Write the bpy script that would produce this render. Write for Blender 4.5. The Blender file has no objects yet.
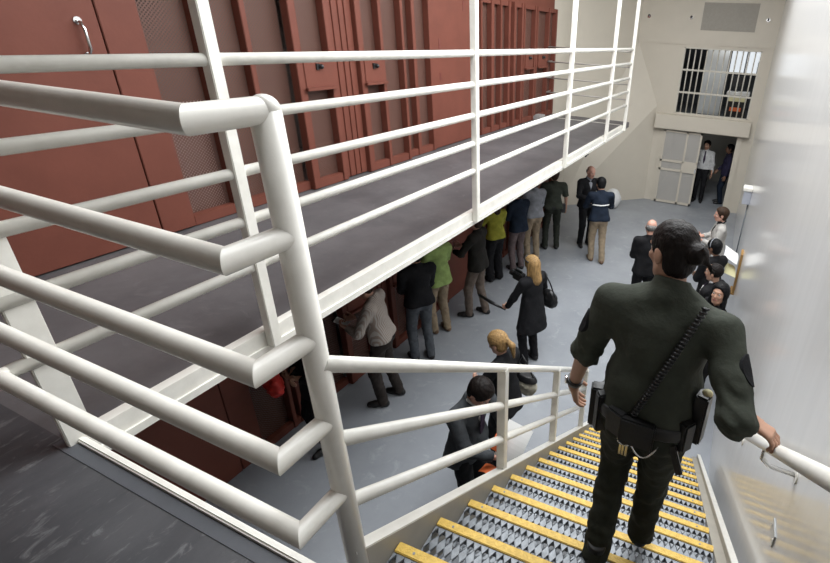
import bpy, bmesh, math, random
import numpy as np
from mathutils import Vector, Matrix
random.seed(7); rng = np.random.default_rng(7)
C = bpy.context.scene.collection
SC = bpy.context.scene
PI = math.pi

# ------------------------------------------------------------------ camera
CAM_H = 4.35
yaw, pitch, roll = [math.radians(a) for a in (-21.64, -24.93, 2.98)]
fw = Vector((math.sin(yaw)*math.cos(pitch), math.cos(yaw)*math.cos(pitch), math.sin(pitch)))
rt = Vector((math.cos(yaw), -math.sin(yaw), 0)); up = rt.cross(fw)
R2 = rt*math.cos(roll) + up*math.sin(roll); U2 = -rt*math.sin(roll) + up*math.cos(roll)
cd = bpy.data.cameras.new('camera'); cam = bpy.data.objects.new('camera', cd); C.objects.link(cam)
M = Matrix((R2, U2, -fw)).transposed().to_4x4(); M.translation = (0, 0, CAM_H); cam.matrix_world = M
cd.sensor_width = 36; cd.lens = 478/830*36; cd.shift_x = -(541.3-415)/830; cd.shift_y = -(281.5-257.2)/830
cd.clip_start = .02
SC.camera = cam

# ------------------------------------------------------------------ materials
def nodes(name):
    m = bpy.data.materials.new(name); m.use_nodes = True
    nt = m.node_tree; b = nt.nodes['Principled BSDF']
    return m, nt, b
def mat(name, col, rough=.5, var=.12, scale=6, bump=0, bscale=60, metal=0, coat=0, coat_r=.1, spec=.5, stretch=None, col2=None, lo=.35, hi=.7, detail=6):
    m, nt, b = nodes(name); L = nt.links.new
    tc = nt.nodes.new('ShaderNodeTexCoord'); src = tc.outputs['Object']
    if stretch:
        mp = nt.nodes.new('ShaderNodeMapping'); mp.inputs['Scale'].default_value = stretch; L(src, mp.inputs[0]); src = mp.outputs[0]
    n = nt.nodes.new('ShaderNodeTexNoise'); n.inputs['Scale'].default_value = scale; n.inputs['Detail'].default_value = detail; n.inputs['Roughness'].default_value = .6
    L(src, n.inputs['Vector'])
    r = nt.nodes.new('ShaderNodeValToRGB'); r.color_ramp.elements[0].position = lo; r.color_ramp.elements[1].position = hi
    c2 = col2 or tuple(c*(1-var) for c in col)
    r.color_ramp.elements[0].color = (*c2, 1); r.color_ramp.elements[1].color = (*col, 1)
    L(n.outputs['Fac'], r.inputs[0]); L(r.outputs[0], b.inputs['Base Color'])
    b.inputs['Roughness'].default_value = rough; b.inputs['Metallic'].default_value = metal
    b.inputs['Specular IOR Level'].default_value = spec
    b.inputs['Coat Weight'].default_value = coat; b.inputs['Coat Roughness'].default_value = coat_r
    if bump:
        n2 = nt.nodes.new('ShaderNodeTexNoise'); n2.inputs['Scale'].default_value = bscale; n2.inputs['Detail'].default_value = 4
        L(src, n2.inputs['Vector'])
        bp = nt.nodes.new('ShaderNodeBump'); bp.inputs['Strength'].default_value = bump; bp.inputs['Distance'].default_value = .01
        L(n2.outputs['Fac'], bp.inputs['Height']); L(bp.outputs[0], b.inputs['Normal'])
    return m
def concrete(name, col, dark, light, sc, rough=.6, coat=0, stretch=(1, 1, 1)):
    # broad blotches, finer mottling and worn pale scuffs
    m, nt, b = nodes(name); L = nt.links.new
    tc = nt.nodes.new('ShaderNodeTexCoord'); mp = nt.nodes.new('ShaderNodeMapping'); mp.inputs['Scale'].default_value = stretch; L(tc.outputs['Object'], mp.inputs[0])
    n1 = nt.nodes.new('ShaderNodeTexNoise'); n1.inputs['Scale'].default_value = sc; n1.inputs['Detail'].default_value = 8; n1.inputs['Roughness'].default_value = .65; L(mp.outputs[0], n1.inputs['Vector'])
    r1 = nt.nodes.new('ShaderNodeValToRGB'); r1.color_ramp.elements[0].position = .3; r1.color_ramp.elements[1].position = .68
    r1.color_ramp.elements[0].color = (*dark, 1); r1.color_ramp.elements[1].color = (*col, 1); L(n1.outputs['Fac'], r1.inputs[0])
    n2 = nt.nodes.new('ShaderNodeTexNoise'); n2.inputs['Scale'].default_value = sc*4.3; n2.inputs['Detail'].default_value = 9; n2.inputs['Roughness'].default_value = .7; n2.inputs['Distortion'].default_value = .8; L(mp.outputs[0], n2.inputs['Vector'])
    r2 = nt.nodes.new('ShaderNodeValToRGB'); r2.color_ramp.elements[0].position = .56; r2.color_ramp.elements[1].position = .78
    r2.color_ramp.elements[0].color = (0, 0, 0, 1); r2.color_ramp.elements[1].color = (.8, .8, .8, 1); L(n2.outputs['Fac'], r2.inputs[0])
    mx = nt.nodes.new('ShaderNodeMix'); mx.data_type = 'RGBA'; L(r2.outputs[0], mx.inputs[0]); L(r1.outputs[0], mx.inputs[6]); mx.inputs[7].default_value = (*light, 1)
    L(mx.outputs[2], b.inputs['Base Color']); b.inputs['Roughness'].default_value = rough
    b.inputs['Coat Weight'].default_value = coat; b.inputs['Coat Roughness'].default_value = .25
    bp = nt.nodes.new('ShaderNodeBump'); bp.inputs['Strength'].default_value = .15; bp.inputs['Distance'].default_value = .01
    L(n2.outputs['Fac'], bp.inputs['Height']); L(bp.outputs[0], b.inputs['Normal'])
    return m
def perforated(name, col, pitch=.02, hole=.3, axes=('Y', 'Z')):
    m, nt, b = nodes(name); L = nt.links.new
    def mth(op, a, bb=None, v=None):
        n = nt.nodes.new('ShaderNodeMath'); n.operation = op; L(a, n.inputs[0])
        if bb is not None: L(bb, n.inputs[1])
        elif v is not None: n.inputs[1].default_value = v
        return n.outputs[0]
    tc = nt.nodes.new('ShaderNodeTexCoord'); sx = nt.nodes.new('ShaderNodeSeparateXYZ'); L(tc.outputs['Object'], sx.inputs[0])
    a, c = sx.outputs[axes[0]], sx.outputs[axes[1]]
    k = 1/(pitch*1.4142)
    u = mth('SUBTRACT', mth('FRACT', mth('MULTIPLY', mth('ADD', a, c), v=k/1)), v=.5)
    w = mth('SUBTRACT', mth('FRACT', mth('MULTIPLY', mth('SUBTRACT', a, c), v=k/1)), v=.5)
    d = mth('SQRT', mth('ADD', mth('MULTIPLY', u, u), mth('MULTIPLY', w, w)))
    h = mth('LESS_THAN', d, v=hole)
    tr = nt.nodes.new('ShaderNodeBsdfTransparent'); ms = nt.nodes.new('ShaderNodeMixShader')
    out = nt.nodes['Material Output']; L(h, ms.inputs[0]); L(b.outputs[0], ms.inputs[1]); L(tr.outputs[0], ms.inputs[2]); L(ms.outputs[0], out.inputs['Surface'])
    b.inputs['Base Color'].default_value = (*col, 1); b.inputs['Roughness'].default_value = .55
    return m
def stripes(name, c1, c2, scale, axis='X', rough=.85):
    m, nt, b = nodes(name); L = nt.links.new
    tc = nt.nodes.new('ShaderNodeTexCoord'); w = nt.nodes.new('ShaderNodeTexWave'); w.bands_direction = axis; w.inputs['Scale'].default_value = scale; w.inputs['Distortion'].default_value = .6
    L(tc.outputs['Object'], w.inputs['Vector']); r = nt.nodes.new('ShaderNodeValToRGB'); r.color_ramp.elements[0].position = .42; r.color_ramp.elements[1].position = .58
    r.color_ramp.elements[0].color = (*c1, 1); r.color_ramp.elements[1].color = (*c2, 1); L(w.outputs['Fac'], r.inputs[0]); L(r.outputs[0], b.inputs['Base Color'])
    b.inputs['Roughness'].default_value = rough
    return m
def emit(name, col, st):
    m, nt, b = nodes(name); b.inputs['Base Color'].default_value = (*col, 1); b.inputs['Emission Color'].default_value = (*col, 1); b.inputs['Emission Strength'].default_value = st
    return m

WHITE = mat('white_gloss_paint', (.85, .83, .77), .32, .06, 9, .05, 30, coat=.3, coat_r=.15, col2=(.75, .73, .67))
CREAM = mat('cream_wall_paint', (.60, .55, .465), .55, .05, 2, .06, 80)
RIGHTW = mat('glossy_white_wall_paint', (.82, .82, .81), .4, .06, 3, .03, 8, coat=.7, coat_r=.12, stretch=(1, 5, .35))
RED = mat('oxide_red_paint', (.175, .056, .038), .55, .16, 3, .06, 40, spec=.25)
REDP = perforated('perforated_red_steel', (.15, .072, .054), .021, .36)
GREYP = perforated('perforated_grey_steel', (.46, .44, .41), .03, .22, ('X', 'Z'))
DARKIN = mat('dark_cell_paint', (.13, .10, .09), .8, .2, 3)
PALEIN = mat('pale_sheet', (.55, .45, .43), .7, .25, 5)
FLOOR = concrete('hall_concrete', (.32, .335, .36), (.235, .25, .275), (.44, .455, .48), .9, .5, .18)
WALKC = concrete('walkway_concrete', (.14, .132, .136), (.08, .076, .08), (.17, .162, .168), 1.5, .6, .1)
LANDC = concrete('worn_landing_concrete', (.072, .072, .078), (.04, .041, .046), (.24, .24, .245), 1.9, .6, .1, (2.2, .8, 1))
GREYS = mat('grey_sealant', (.085, .09, .102), .5, .2, 4)
STEEL = mat('chrome_steel', (.8, .8, .8), .18, .05, 5, metal=1)
GALV = mat('galvanised_steel', (.27, .29, .315), .5, .35, 25, .1, 90, metal=.2)
STRING = mat('stringer_paint', (.37, .345, .295), .5, .12, 8)
YEL = mat('yellow_tread_paint', (.74, .50, .10), .55, .25, 40, .3, 120, col2=(.55, .35, .06))
BLACK = mat('black_leather', (.012, .012, .013), .4, .2, 20, .1, 80)
BLACKP = mat('black_plastic', (.015, .015, .016), .35, .2, 20)
PAPER = mat('white_paper', (.8, .8, .78), .7, .05, 8)
YPAPER = mat('pale_yellow_paper', (.75, .7, .42), .7, .05, 8)
ORANGE = mat('orange_card', (.85, .18, .05), .6, .08, 8)
WOOD = mat('varnished_wood', (.42, .24, .08), .45, .35, 6, stretch=(6, 6, .6))
GREYBLK = mat('grey_concrete_block', (.36, .34, .33), .8, .2, 12)
WBAG = mat('white_plastic', (.72, .72, .72), .4, .05, 5, .2, 12)
VENT = mat('vent_grey', (.37, .345, .30), .6, .08, 20)
BRASS = mat('brass', (.7, .5, .2), .3, .1, 10, metal=1)
REDCL = mat('red_nylon', (.62, .035, .025), .6, .15, 10)

# ------------------------------------------------------------------ mesh helpers
def mesh_obj(name, verts, faces, m, parent=None, smooth=False, local=False):
    me = bpy.data.meshes.new(name); me.from_pydata([tuple(v) for v in verts], [], faces); me.update()
    me.materials.append(m)
    if smooth: me.polygons.foreach_set('use_smooth', [True]*len(me.polygons))
    o = bpy.data.objects.new(name, me); C.objects.link(o)
    if parent is not None: o.parent = parent
    return o
class MB:
    """collects shapes into one mesh"""
    def __init__(s): s.bm = bmesh.new()
    def box(s, a, b, bev=0, rot=None, piv=None):
        a, b = Vector(a), Vector(b); c = (a+b)/2; d = b-a
        mt = Matrix.Translation(c) @ Matrix.Diagonal((*d, 1))
        if rot is not None:
            pv = Vector(piv) if piv is not None else c
            mt = Matrix.Translation(pv) @ rot.to_4x4() @ Matrix.Translation(-pv) @ mt
        r = bmesh.ops.create_cube(s.bm, size=1, matrix=mt)
        if bev:
            es = set()
            for v in r['verts']: es.update(v.link_edges)
            bmesh.ops.bevel(s.bm, geom=list(es), offset=bev, segments=2, affect='EDGES', clamp_overlap=True)
        return s
    def tube(s, pts, r, seg=14, cap=True, sharp=False):
        pts = [Vector(p) for p in pts]; n = len(pts); rings = []
        rs = r if isinstance(r, (list, tuple)) else [r]*n
        t0 = (pts[1]-pts[0]).normalized()
        ref = Vector((0, 0, 1)) if abs(t0.z) < .9 else Vector((1, 0, 0))
        u = t0.cross(ref).normalized()
        for i in range(n):
            if i == 0: t = t0; sc = 1
            elif i == n-1: t = (pts[i]-pts[i-1]).normalized(); sc = 1
            else:
                a = (pts[i]-pts[i-1]).normalized(); b = (pts[i+1]-pts[i]).normalized(); t = (a+b).normalized()
                sc = 1/max(.35, a.dot(t)); bend = (b-a)
            if i: u = tp.rotation_difference(t) @ u
            u = (u - t*u.dot(t)).normalized(); w = t.cross(u); tp = t
            ring = []
            for k in range(seg):
                an = 2*PI*k/seg; d = (u*math.cos(an)+w*math.sin(an))*rs[i]
                if 0 < i < n-1 and bend.length > 1e-4:
                    bn = bend.normalized(); d = d + bn*(d.dot(bn))*(sc-1)
                ring.append(s.bm.verts.new(pts[i]+d))
            rings.append(ring)
        for i in range(n-1):
            for k in range(seg):
                f = s.bm.faces.new((rings[i][k], rings[i][(k+1) % seg], rings[i+1][(k+1) % seg], rings[i+1][k])); f.smooth = True
        if sharp:
            for ring in rings[1:-1]:
                for k in range(seg):
                    e = s.bm.edges.get((ring[k], ring[(k+1) % seg])); e.smooth = False
        if cap:
            s.bm.faces.new(rings[0][::-1]); s.bm.faces.new(rings[-1])
        return s
    def ball(s, c, r, seg=12, rot=None):
        r = r if hasattr(r, '__len__') else (r, r, r)
        mt = Matrix.Translation(c) @ (rot.to_4x4() if rot is not None else Matrix()) @ Matrix.Diagonal((*r, 1))
        q = bmesh.ops.create_uvsphere(s.bm, u_segments=seg, v_segments=max(6, seg*2//3), radius=1, matrix=mt)
        for v in q['verts']:
            for f in v.link_faces: f.smooth = True
        return s
    def disc(s, c, n, r, d, seg=16):
        c, n = Vector(c), Vector(n).normalized()
        return s.tube([c, c+n*d], r, seg)
    def poly(s, vs, faces):
        v = [s.bm.verts.new(p) for p in vs]
        for f in faces: s.bm.faces.new([v[i] for i in f])
        return s
    def build(s, name, m, parent=None):
        bmesh.ops.recalc_face_normals(s.bm, faces=s.bm.faces)
        me = bpy.data.meshes.new(name); s.bm.to_mesh(me); s.bm.free(); me.materials.append(m)
        o = bpy.data.objects.new(name, me); C.objects.link(o)
        if parent is not None: o.parent = parent
        return o
def tag(o, label, cat, group=None):
    o['label'] = label; o['category'] = cat
    if group: o['group'] = group
    return o
def thing(name, label, cat, loc=(0, 0, 0), rz=0, group=None):
    o = bpy.data.objects.new(name, None); C.objects.link(o); o.location = loc; o.rotation_euler = (0, 0, rz); o.empty_display_size = .1
    return tag(o, label, cat, group)
def struct(o): o['kind'] = 'structure'; return o
def S(name, a, b, m): return struct(MB().box(a, b).build(name, m))
def copy_tree(o, off, label, parent=None):
    c = o.copy(); C.objects.link(c)
    if parent is None:
        c.location = Vector(o.location)+Vector(off); c['label'] = label
    else: c.parent = parent
    for ch in o.children:
        copy_tree(ch, off, None, c)
    return c

# ------------------------------------------------------------------ dimensions
ZL = 2.671             # upper tier / landing floor
XF = -2.377            # walkway outer face
XC = -4.297            # cell fronts
YL = .657              # landing edge
YE = 10.35             # walkway railing end
YD = 14.1              # far wall
ZC = 6.6               # ceiling
def wallx(y): return .48-.0125*y

# ------------------------------------------------------------------ the room
S('floor', (-7, -2.6, -.2), (.8, 18.5, 0), FLOOR)
struct(MB().poly([(wallx(-2.6), -2.6, 0), (wallx(YD+.2), YD+.2, 0), (.8, YD+.2, 0), (.8, -2.6, 0), (wallx(-2.6), -2.6, ZC), (wallx(YD+.2), YD+.2, ZC), (.8, YD+.2, ZC), (.8, -2.6, ZC)],
      [(0, 1, 5, 4), (1, 2, 6, 5), (2, 3, 7, 6), (3, 0, 4, 7), (4, 5, 6, 7), (0, 3, 2, 1)]).build('wall_right', RIGHTW))
S('wall_back', (-7, -2.8, 0), (.8, -2.6, ZC), STRING)
S('ceiling', (-7, -2.8, ZC), (.8, 18.5, ZC+.2), VENT)
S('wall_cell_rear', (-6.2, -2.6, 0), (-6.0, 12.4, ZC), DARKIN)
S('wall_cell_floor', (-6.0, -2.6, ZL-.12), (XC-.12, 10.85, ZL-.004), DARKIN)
S('wall_over_cells', (-6.0, -2.6, 4.86), (XC, 10.85, ZC), RED)
# far left: short cream wall then the splayed wall
S('wall_left', (-6, 10.85, 0), (XC-.001, 12.25, ZC), CREAM)
v = [(XC, 12.15, 0), (-2.35, YD, 0), (-2.35, YD, 2.72), (-3.08, YD, 4.3), (-3.08, YD, ZC), (XC, 12.15, ZC), (XC, YD+.2, 0), (XC, YD+.2, ZC), (-2.35, YD+.2, 0), (-3.08, YD+.2, ZC)]
struct(mesh_obj('wall_splayed', v, [(0, 1, 2), (0, 2, 3), (0, 3, 5), (3, 4, 5), (0, 5, 7, 6)], CREAM))
# far wall pieces round the barred window and the sliding door
WX0, WX1, WZ0, WZ1 = -1.855, .05, 2.565, 4.235
DX0, DX1, DZ = -2.03, -.09, 2.1
for a, b in (((-4.4, YD, 0), (DX0, YD+.2, 2.3)), ((DX1, YD, 0), (.8, YD+.2, 2.3)), ((DX0, YD, DZ), (DX1, YD+.2, 2.3)),
             ((-4.4, YD, 2.3), (.8, YD+.2, WZ0)), ((-4.4, YD, WZ0), (WX0, YD+.2, WZ1)), ((WX1, YD, WZ0), (.8, YD+.2, WZ1)), ((-4.4, YD, WZ1), (.8, YD+.2, 4.3)), ((-4.4, YD-.02, 4.3), (.8, YD+.2, ZC))):
    S('wall_far', a, b, CREAM)
# corridor and control room behind
CORR = mat('corridor_paint', (.34, .33, .30), .7, .1, 3)
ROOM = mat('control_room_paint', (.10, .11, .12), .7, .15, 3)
for a, b in (((-2.4, YD+.2, 0), (-2.2, 17.5, 2.4)), ((.1, YD+.2, 0), (.3, 17.5, 2.4)), ((-2.4, 17.4, 0), (.3, 17.6, 2.4)), ((-2.4, YD+.2, 2.3), (.3, 17.6, 2.42))): S('wall_corridor', a, b, CORR)
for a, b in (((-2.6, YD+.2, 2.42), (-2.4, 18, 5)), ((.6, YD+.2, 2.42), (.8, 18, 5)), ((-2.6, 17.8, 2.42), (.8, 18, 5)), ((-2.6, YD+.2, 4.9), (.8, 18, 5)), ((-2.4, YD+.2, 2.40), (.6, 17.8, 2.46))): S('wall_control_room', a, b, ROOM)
# ledge over the door
led = MB().box((-2.32, YD-.22, 2.14), (.17, YD-.001, 2.53), .012).build('door_ledge', CREAM); tag(led, 'cream boxed ledge running over the sliding grate door, under the barred window', 'ledge')
tr = MB().box((DX1-.01, YD-.05, 0), (DX1+.13, YD+.2, 2.14)).box((DX0-.1, YD-.05, 0), (DX0, YD+.2, 2.14)).build('trim_1', CREAM); struct(tr)
# barred window
bw = thing('barred_window', 'wide barred window over the ledge with pale bars before a dark control room', 'window', ((WX0+WX1)/2, YD+.05, WZ0)); bw['kind'] = 'structure'
bw.name = 'window_1'
def wl(p): return (p[0]-bw.location.x, p[1]-bw.location.y, p[2]-bw.location.z)
BARM = mat('pale_bar_paint', (.60, .57, .50), .45, .05, 9)
fr = MB()
for a, b in (((WX0, YD, WZ0), (WX0+.03, YD+.1, WZ1)), ((WX1-.03, YD, WZ0), (WX1, YD+.1, WZ1)), ((WX0, YD, WZ0), (WX1, YD+.1, WZ0+.02)), ((WX0, YD, WZ1-.03), (WX1, YD+.1, WZ1))): fr.box(wl(a), wl(b))
fr.build('window_frame', BARM, bw)
for i in range(1, 13):
    x = WX0+(WX1-WX0)*i/13
    MB().tube([wl((x, YD+.06, WZ0)), wl((x, YD+.06, WZ1))], .017, 8).build('bar', BARM, bw)
for z in (WZ0+.55, WZ0+1.12):
    MB().box(wl((WX0, YD+.035, z-.022)), wl((WX1, YD+.085, z+.022))).build('crossbar', BARM, bw)
# control room contents
LGREY = mat('pale_metal', (.62, .64, .64), .4, .08, 6)
lk = thing('metal_cabinet', 'tall pale metal cabinet standing inside the control room behind the bars', 'cabinet', (-1.05, 15.6, 2.46))
MB().box((-.33, -.25, 0), (.33, .25, 1.95), .01).build('body', LGREY, lk)
for sx in (-.16, .16): MB().box((sx-.15, -.27, .06), (sx+.15, -.25, 1.9), .006).build('door', LGREY, lk)
MB().box((-.02, -.3, .9), (.01, -.27, 1.05)).build('handle', BLACKP, lk)
ct = thing('control_desk', 'pale control desk with yellow front band inside the control room', 'desk', (-.33, 15.2, 2.46))
MB().box((-.3, -.3, .62), (.3, .3, .70), .01).build('desk_top', PAPER, ct)
MB().box((-.28, -.25, 0), (.28, .25, .62)).build('body', BLACKP, ct)
MB().box((-.25, -.28, .46), (.25, -.25, .58)).build('front_band', YPAPER, ct)
MB().box((-.15, -.28, .2), (.15, -.25, .3)).build('drawer_front', ORANGE, ct)
mo = thing('monitor', 'black monitor standing on the control desk behind the bars', 'monitor', (-.45, 15.25, 3.16))
MB().box((-.16, -.02, .1), (.16, .03, .4), .01).build('screen', BLACKP, mo); MB().box((-.02, -.01, .0), (.02, .02, .12)).build('stand', BLACKP, mo); MB().box((-.1, -.06, 0), (.1, .08, .015)).build('base', BLACKP, mo)
bb = thing('wall_locker', 'dark wall locker hung right of the control desk behind the bars', 'locker', (.15, 15.9, 3.2))
MB().box((-.14, -.12, 0), (.14, .12, .75), .01).build('body', BLACKP, bb); MB().box((-.12, -.13, .03), (.12, -.12, .72)).build('door', ROOM, bb)
sc_ = thing('window_pane_back', 'bright window in the rear wall of the control room', 'window', (-.35, 17.75, 3.2)); sc_['kind'] = 'structure'; sc_.name = 'window_2'
MB().box((-.55, -.02, .35), (.55, .03, 1.0)).build('pane', emit('daylit_pane', (.85, .9, .95), .9), sc_)
pf = MB()
for a, b in (((-.6, -.06, .3), (-.55, .03, 1.05)), ((.55, -.06, .3), (.6, .03, 1.05)), ((-.6, -.06, .3), (.6, .03, .35)), ((-.6, -.06, 1.0), (.6, .03, 1.05)), ((-.02, -.06, .35), (.02, .03, 1.0))): pf.box(a, b)
pf.build('window_frame', LGREY, sc_)
cp = MB().tube([(-.72, 15, 2.46), (-.72, 15, 4.9)], .03).build('conduit', BLACKP); tag(cp, 'thin dark vertical pipe inside the control room beside the pale cabinet', 'pipe')
# sliding grate door
sg = thing('sliding_grate_door', 'cream sliding door with perforated grey panels, left of the dark doorway', 'door', (-1.51, YD-.08, 0)); sg['kind'] = 'structure'; sg.name = 'door_1'
df = MB(); w2 = .52
for a, b in (((-w2, -.03, .02), (-w2+.05, .03, 2.1)), ((w2-.05, -.03, .02), (w2, .03, 2.1)), ((.1, -.03, .02), (.15, .03, 2.1)), ((-w2, -.03, .02), (w2, .03, .08)), ((-w2, -.03, 2.05), (w2, .03, 2.1)), ((-w2, -.03, 1.22), (w2, .03, 1.28)), ((-w2, -.03, .97), (w2, .03, 1.03)), ((.12, -.035, .97), (w2, .03, 1.26))): df.box(a, b)
df.build('door_frame', CREAM, sg)
for (a, b) in (((-w2+.04, .08), (.11, .98)), ((-w2+.04, 1.02), (.11, 1.23)), ((-w2+.04, 1.27), (.11, 2.06)), ((.14, .08), (w2-.04, .98)), ((.14, 1.27), (w2-.04, 2.06))):
    MB().box((a[0], -.004, a[1]), (b[0], .004, b[1])).build('perforated_panel', GREYP, sg)
MB().box((w2-.04, -.06, 1.0), (w2-.01, -.03, 1.12), .006).build('handle', STEEL, sg)
# vent and hooks
vt = thing('vent_grille', 'grey square vent grille high on the far wall above the barred window', 'vent', (-.88, YD-.02, 4.65))
MB().box((-.65, -.012, 0), (.65, .01, .63)).build('frame', VENT, vt)
sl = MB()
for i in range(20): sl.box((-.62, -.02, .025+i*.03), (.62, -.01, .04+i*.03))
sl.build('slats', VENT, vt)
for x, lb in ((-2.88, 'leftmost of the small steel wall hooks, left of the vent grille by a gap'), (-1.80, 'small steel wall hook just left of the vent grille'), (.02, 'small steel wall hook just right of the vent grille')):
    h = thing('wall_hook', lb, 'hook', (x, YD-.02, 4.93), group='hooks on the far wall')
    MB().disc((0, 0, 0), (0, -1, 0), .045, .02).build('base_plate', STEEL, h)
    MB().tube([(0, -.02, 0), (0, -.09, 0), (.0, -.09, .04)], .016, 8).build('hook', BLACKP, h)

# ------------------------------------------------------------------ upper slabs
S('floor_landing', (-4.3, -2.6, ZL-.14), (wallx(0), YL-.012, ZL), LANDC)
S('floor_walkway', (XC-.3, YL-.012, ZL-.11), (XF-.002, 10.9, ZL), WALKC)
struct(MB().box((XF-.06, YL+.03, ZL-.125), (XF, YE, ZL+.004)).box((XF, YL+.03, ZL-.135), (XF+.012, YE, ZL-.092)).box((XC+.1, YE, ZL-.12), (XF, YE+.05, ZL+.004)).build('trim_2', WHITE))
struct(MB().box((XF-.09, YL+.002, ZL-.14), (-.86, YL+.03, ZL+.02), .006).build('trim_3', WHITE))
struct(MB().box((XF-.05, YL-.05, ZL), (-.86, YL-.002, ZL+.003)).build('trim_4', GREYS))
gb = MB().box((-4.27, 9.75, ZL), (-4.07, 10.05, ZL+.1), .01).build('grey_block', GREYBLK); tag(gb, 'small grey block on the walkway floor at the foot of the far cell doors', 'block')
struct(MB().box((XF-.03, 7.9, ZL-.17), (XF, 7.98, ZL-.126)).tube([(XF-.01, 7.94, ZL-.15), (XF-.01, 7.82, ZL-.17)], .015, 8).build('pipe_stub', BLACKP))  # small dark pipe stub on its bracket under the walkway edge

# ------------------------------------------------------------------ railings
RH = [4.172, 3.908, 3.632, 3.371, 3.105]; YR = .546; XP = -.867; XR = XF+.02
wr_ = thing('walkway_railing', 'five-rail white steel railing along the outer edge of the upper walkway', 'railing', (XF, YE, ZL))
def lw(o, pts): return [Vector(p)-o.location for p in pts]
for z in RH: MB().tube(lw(wr_, [(XR, YR+.03, z), (XR, YE, z)]), .029, 16).build('rail', WHITE, wr_)
for y in (1.62, 4.04, 6.66, 8.88, YE-.03):
    MB().box(*lw(wr_, [(XF-.002+.004, y-.03, ZL-.1), (XF+.062, y+.03, ZC)]), .004).build('post', WHITE, wr_)
MB().box(*lw(wr_, [(XF+.004, .63, ZL-.1), (XF+.03, .725, 4.2)]), .004).build('end_post', WHITE, wr_)
SHADEDR = mat('shaded_thin_rail_paint', (.42, .39, .36), .5, .1, 9)  # white rails like the others; their shade is put into this darker colour
for z in (4.12, 3.83, 3.50, 3.2): MB().tube(lw(wr_, [(XC+.03, 10.8, z), (XC+.1, YE+.02, z), (XR, YE-.02, z)]), .013, 8).build('end_rail', SHADEDR, wr_)
lr = thing('landing_railing', 'near cream pipe railing across the upper landing with bent rail ends', 'railing', (XP, YR, ZL))
LH = [4.188, 3.919, 3.646, 3.384, 3.118]
def xp(z): return -.862-.026*(z-3.1)/1.07       # the corner post leans slightly
for zr, z in zip(RH, LH):
    MB().tube(lw(lr, [(XR, YR+.03, zr), (XR, YR, zr), (xp(z), YR, z), (xp(z), .70, z)]), .0275, 18, sharp=True).build('rail', WHITE, lr)
MB().tube(lw(lr, [(xp(ZL-.13), .70, ZL-.13), (xp(LH[0]), .70, LH[0])]), .031, 20).ball(Vector((xp(LH[0]), .70, LH[0]))-lr.location, .031, 16).build('corner_post', WHITE, lr)
MB().box(*lw(lr, [(XP-.05, .655, ZL-.14), (XP+.04, .75, ZL-.12)])).build('post_foot', WHITE, lr)

# ------------------------------------------------------------------ stairs
RISE, RUN, NT = .1908, .2575, 14
ang = math.radians(2.03); px_, py_ = -.833, .872
def ST(x, y, z=0):
    dx, dy = x-px_, y-py_
    return Vector((px_+dx*math.cos(ang)-dy*math.sin(ang), py_+dx*math.sin(ang)+dy*math.cos(ang), z))
TX0, TX1 = -.833, .345
stair = thing('steel_staircase', 'steel staircase with yellow tread nosings going down beside the glossy white wall', 'staircase', (px_, py_, 0), ang)
def lz(x, y, z): return (x-px_, y-py_, z)      # stair-local
def tread_mesh():
    bm = bmesh.new(); a = (TX1-TX0)/36; d0, d1, rows = -.238, -.04, 3; b = (d1-d0)/rows
    vs = {}
    def V(x, y, z):
        k = (round(x, 4), round(y, 4), round(z, 4))
        if k not in vs: vs[k] = bm.verts.new((x, y, z))
        return vs[k]
    for j in range(rows):
        y0 = d0+j*b
        for i in range(36):
            x0 = i*a; t = (.0055, .0045, .003)[j]
            c = [V(x0, y0, 0), V(x0+a/2, y0, .0), V(x0+a, y0, 0), V(x0+a, y0+b/2, 0), V(x0+a, y0+b, 0), V(x0+a/2, y0+b, 0), V(x0, y0+b, 0), V(x0, y0+b/2, 0)]
            h = [V(x0+a/2, y0+t*2, .006), V(x0+a-t, y0+b/2, -.004), V(x0+a/2, y0+b-t*2, .006), V(x0+t, y0+b/2, -.004)]
            for f in ((c[0], c[1], h[0], h[3], c[7]), (c[2], c[3], h[1], h[0], c[1]), (c[4], c[5], h[2], h[1], c[3]), (c[6], c[7], h[3], h[2], c[5])): bm.faces.new(f)
    bmesh.ops.recalc_face_normals(bm, faces=bm.faces)
    ext = bmesh.ops.extrude_face_region(bm, geom=bm.faces[:])
    for e in ext['geom']:
        if isinstance(e, bmesh.types.BMVert): e.co.z -= .007
    bmesh.ops.recalc_face_normals(bm, faces=bm.faces)
    # folded plank sides
    for (xa, ya, xb, yb) in ((0, d0-.004, TX1-TX0, d0), (0, d1, TX1-TX0, d1+.004)):
        bmesh.ops.create_cube(bm, size=1, matrix=Matrix.Translation(((xa+xb)/2, (ya+yb)/2, -.022)) @ Matrix.Diagonal((xb-xa, yb-ya, .04, 1)))
    me = bpy.data.meshes.new('tread'); bm.to_mesh(me); bm.free(); me.materials.append(GALV)
    return me
tm = tread_mesh()
protoN = None
for k in range(NT):
    t = bpy.data.objects.new('tread', tm); C.objects.link(t); t.parent = stair; t.location = (0, k*RUN, ZL-k*RISE)
    if protoN is None:
        n = MB().box((0, -.038, -.03), (TX1-TX0, 0, .007), .003).build('nosing', YEL, t)
        n.location = (0, 0, 0); ss = []
        for fx in (.06, .5, .94):
            sc = MB().disc(((TX1-TX0)*fx, -.02, .006), (0, 0, 1), .005, .002, 10).build('screw', GALV, t); ss.append(sc)
        protoN = (n, ss)
    else:
        for q in [protoN[0]]+protoN[1]:
            c = q.copy(); C.objects.link(c); c.parent = t
def slope(y, off): return ZL-(y-py_)*RISE/RUN+off
yb = py_+NT*RUN-.05
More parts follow.
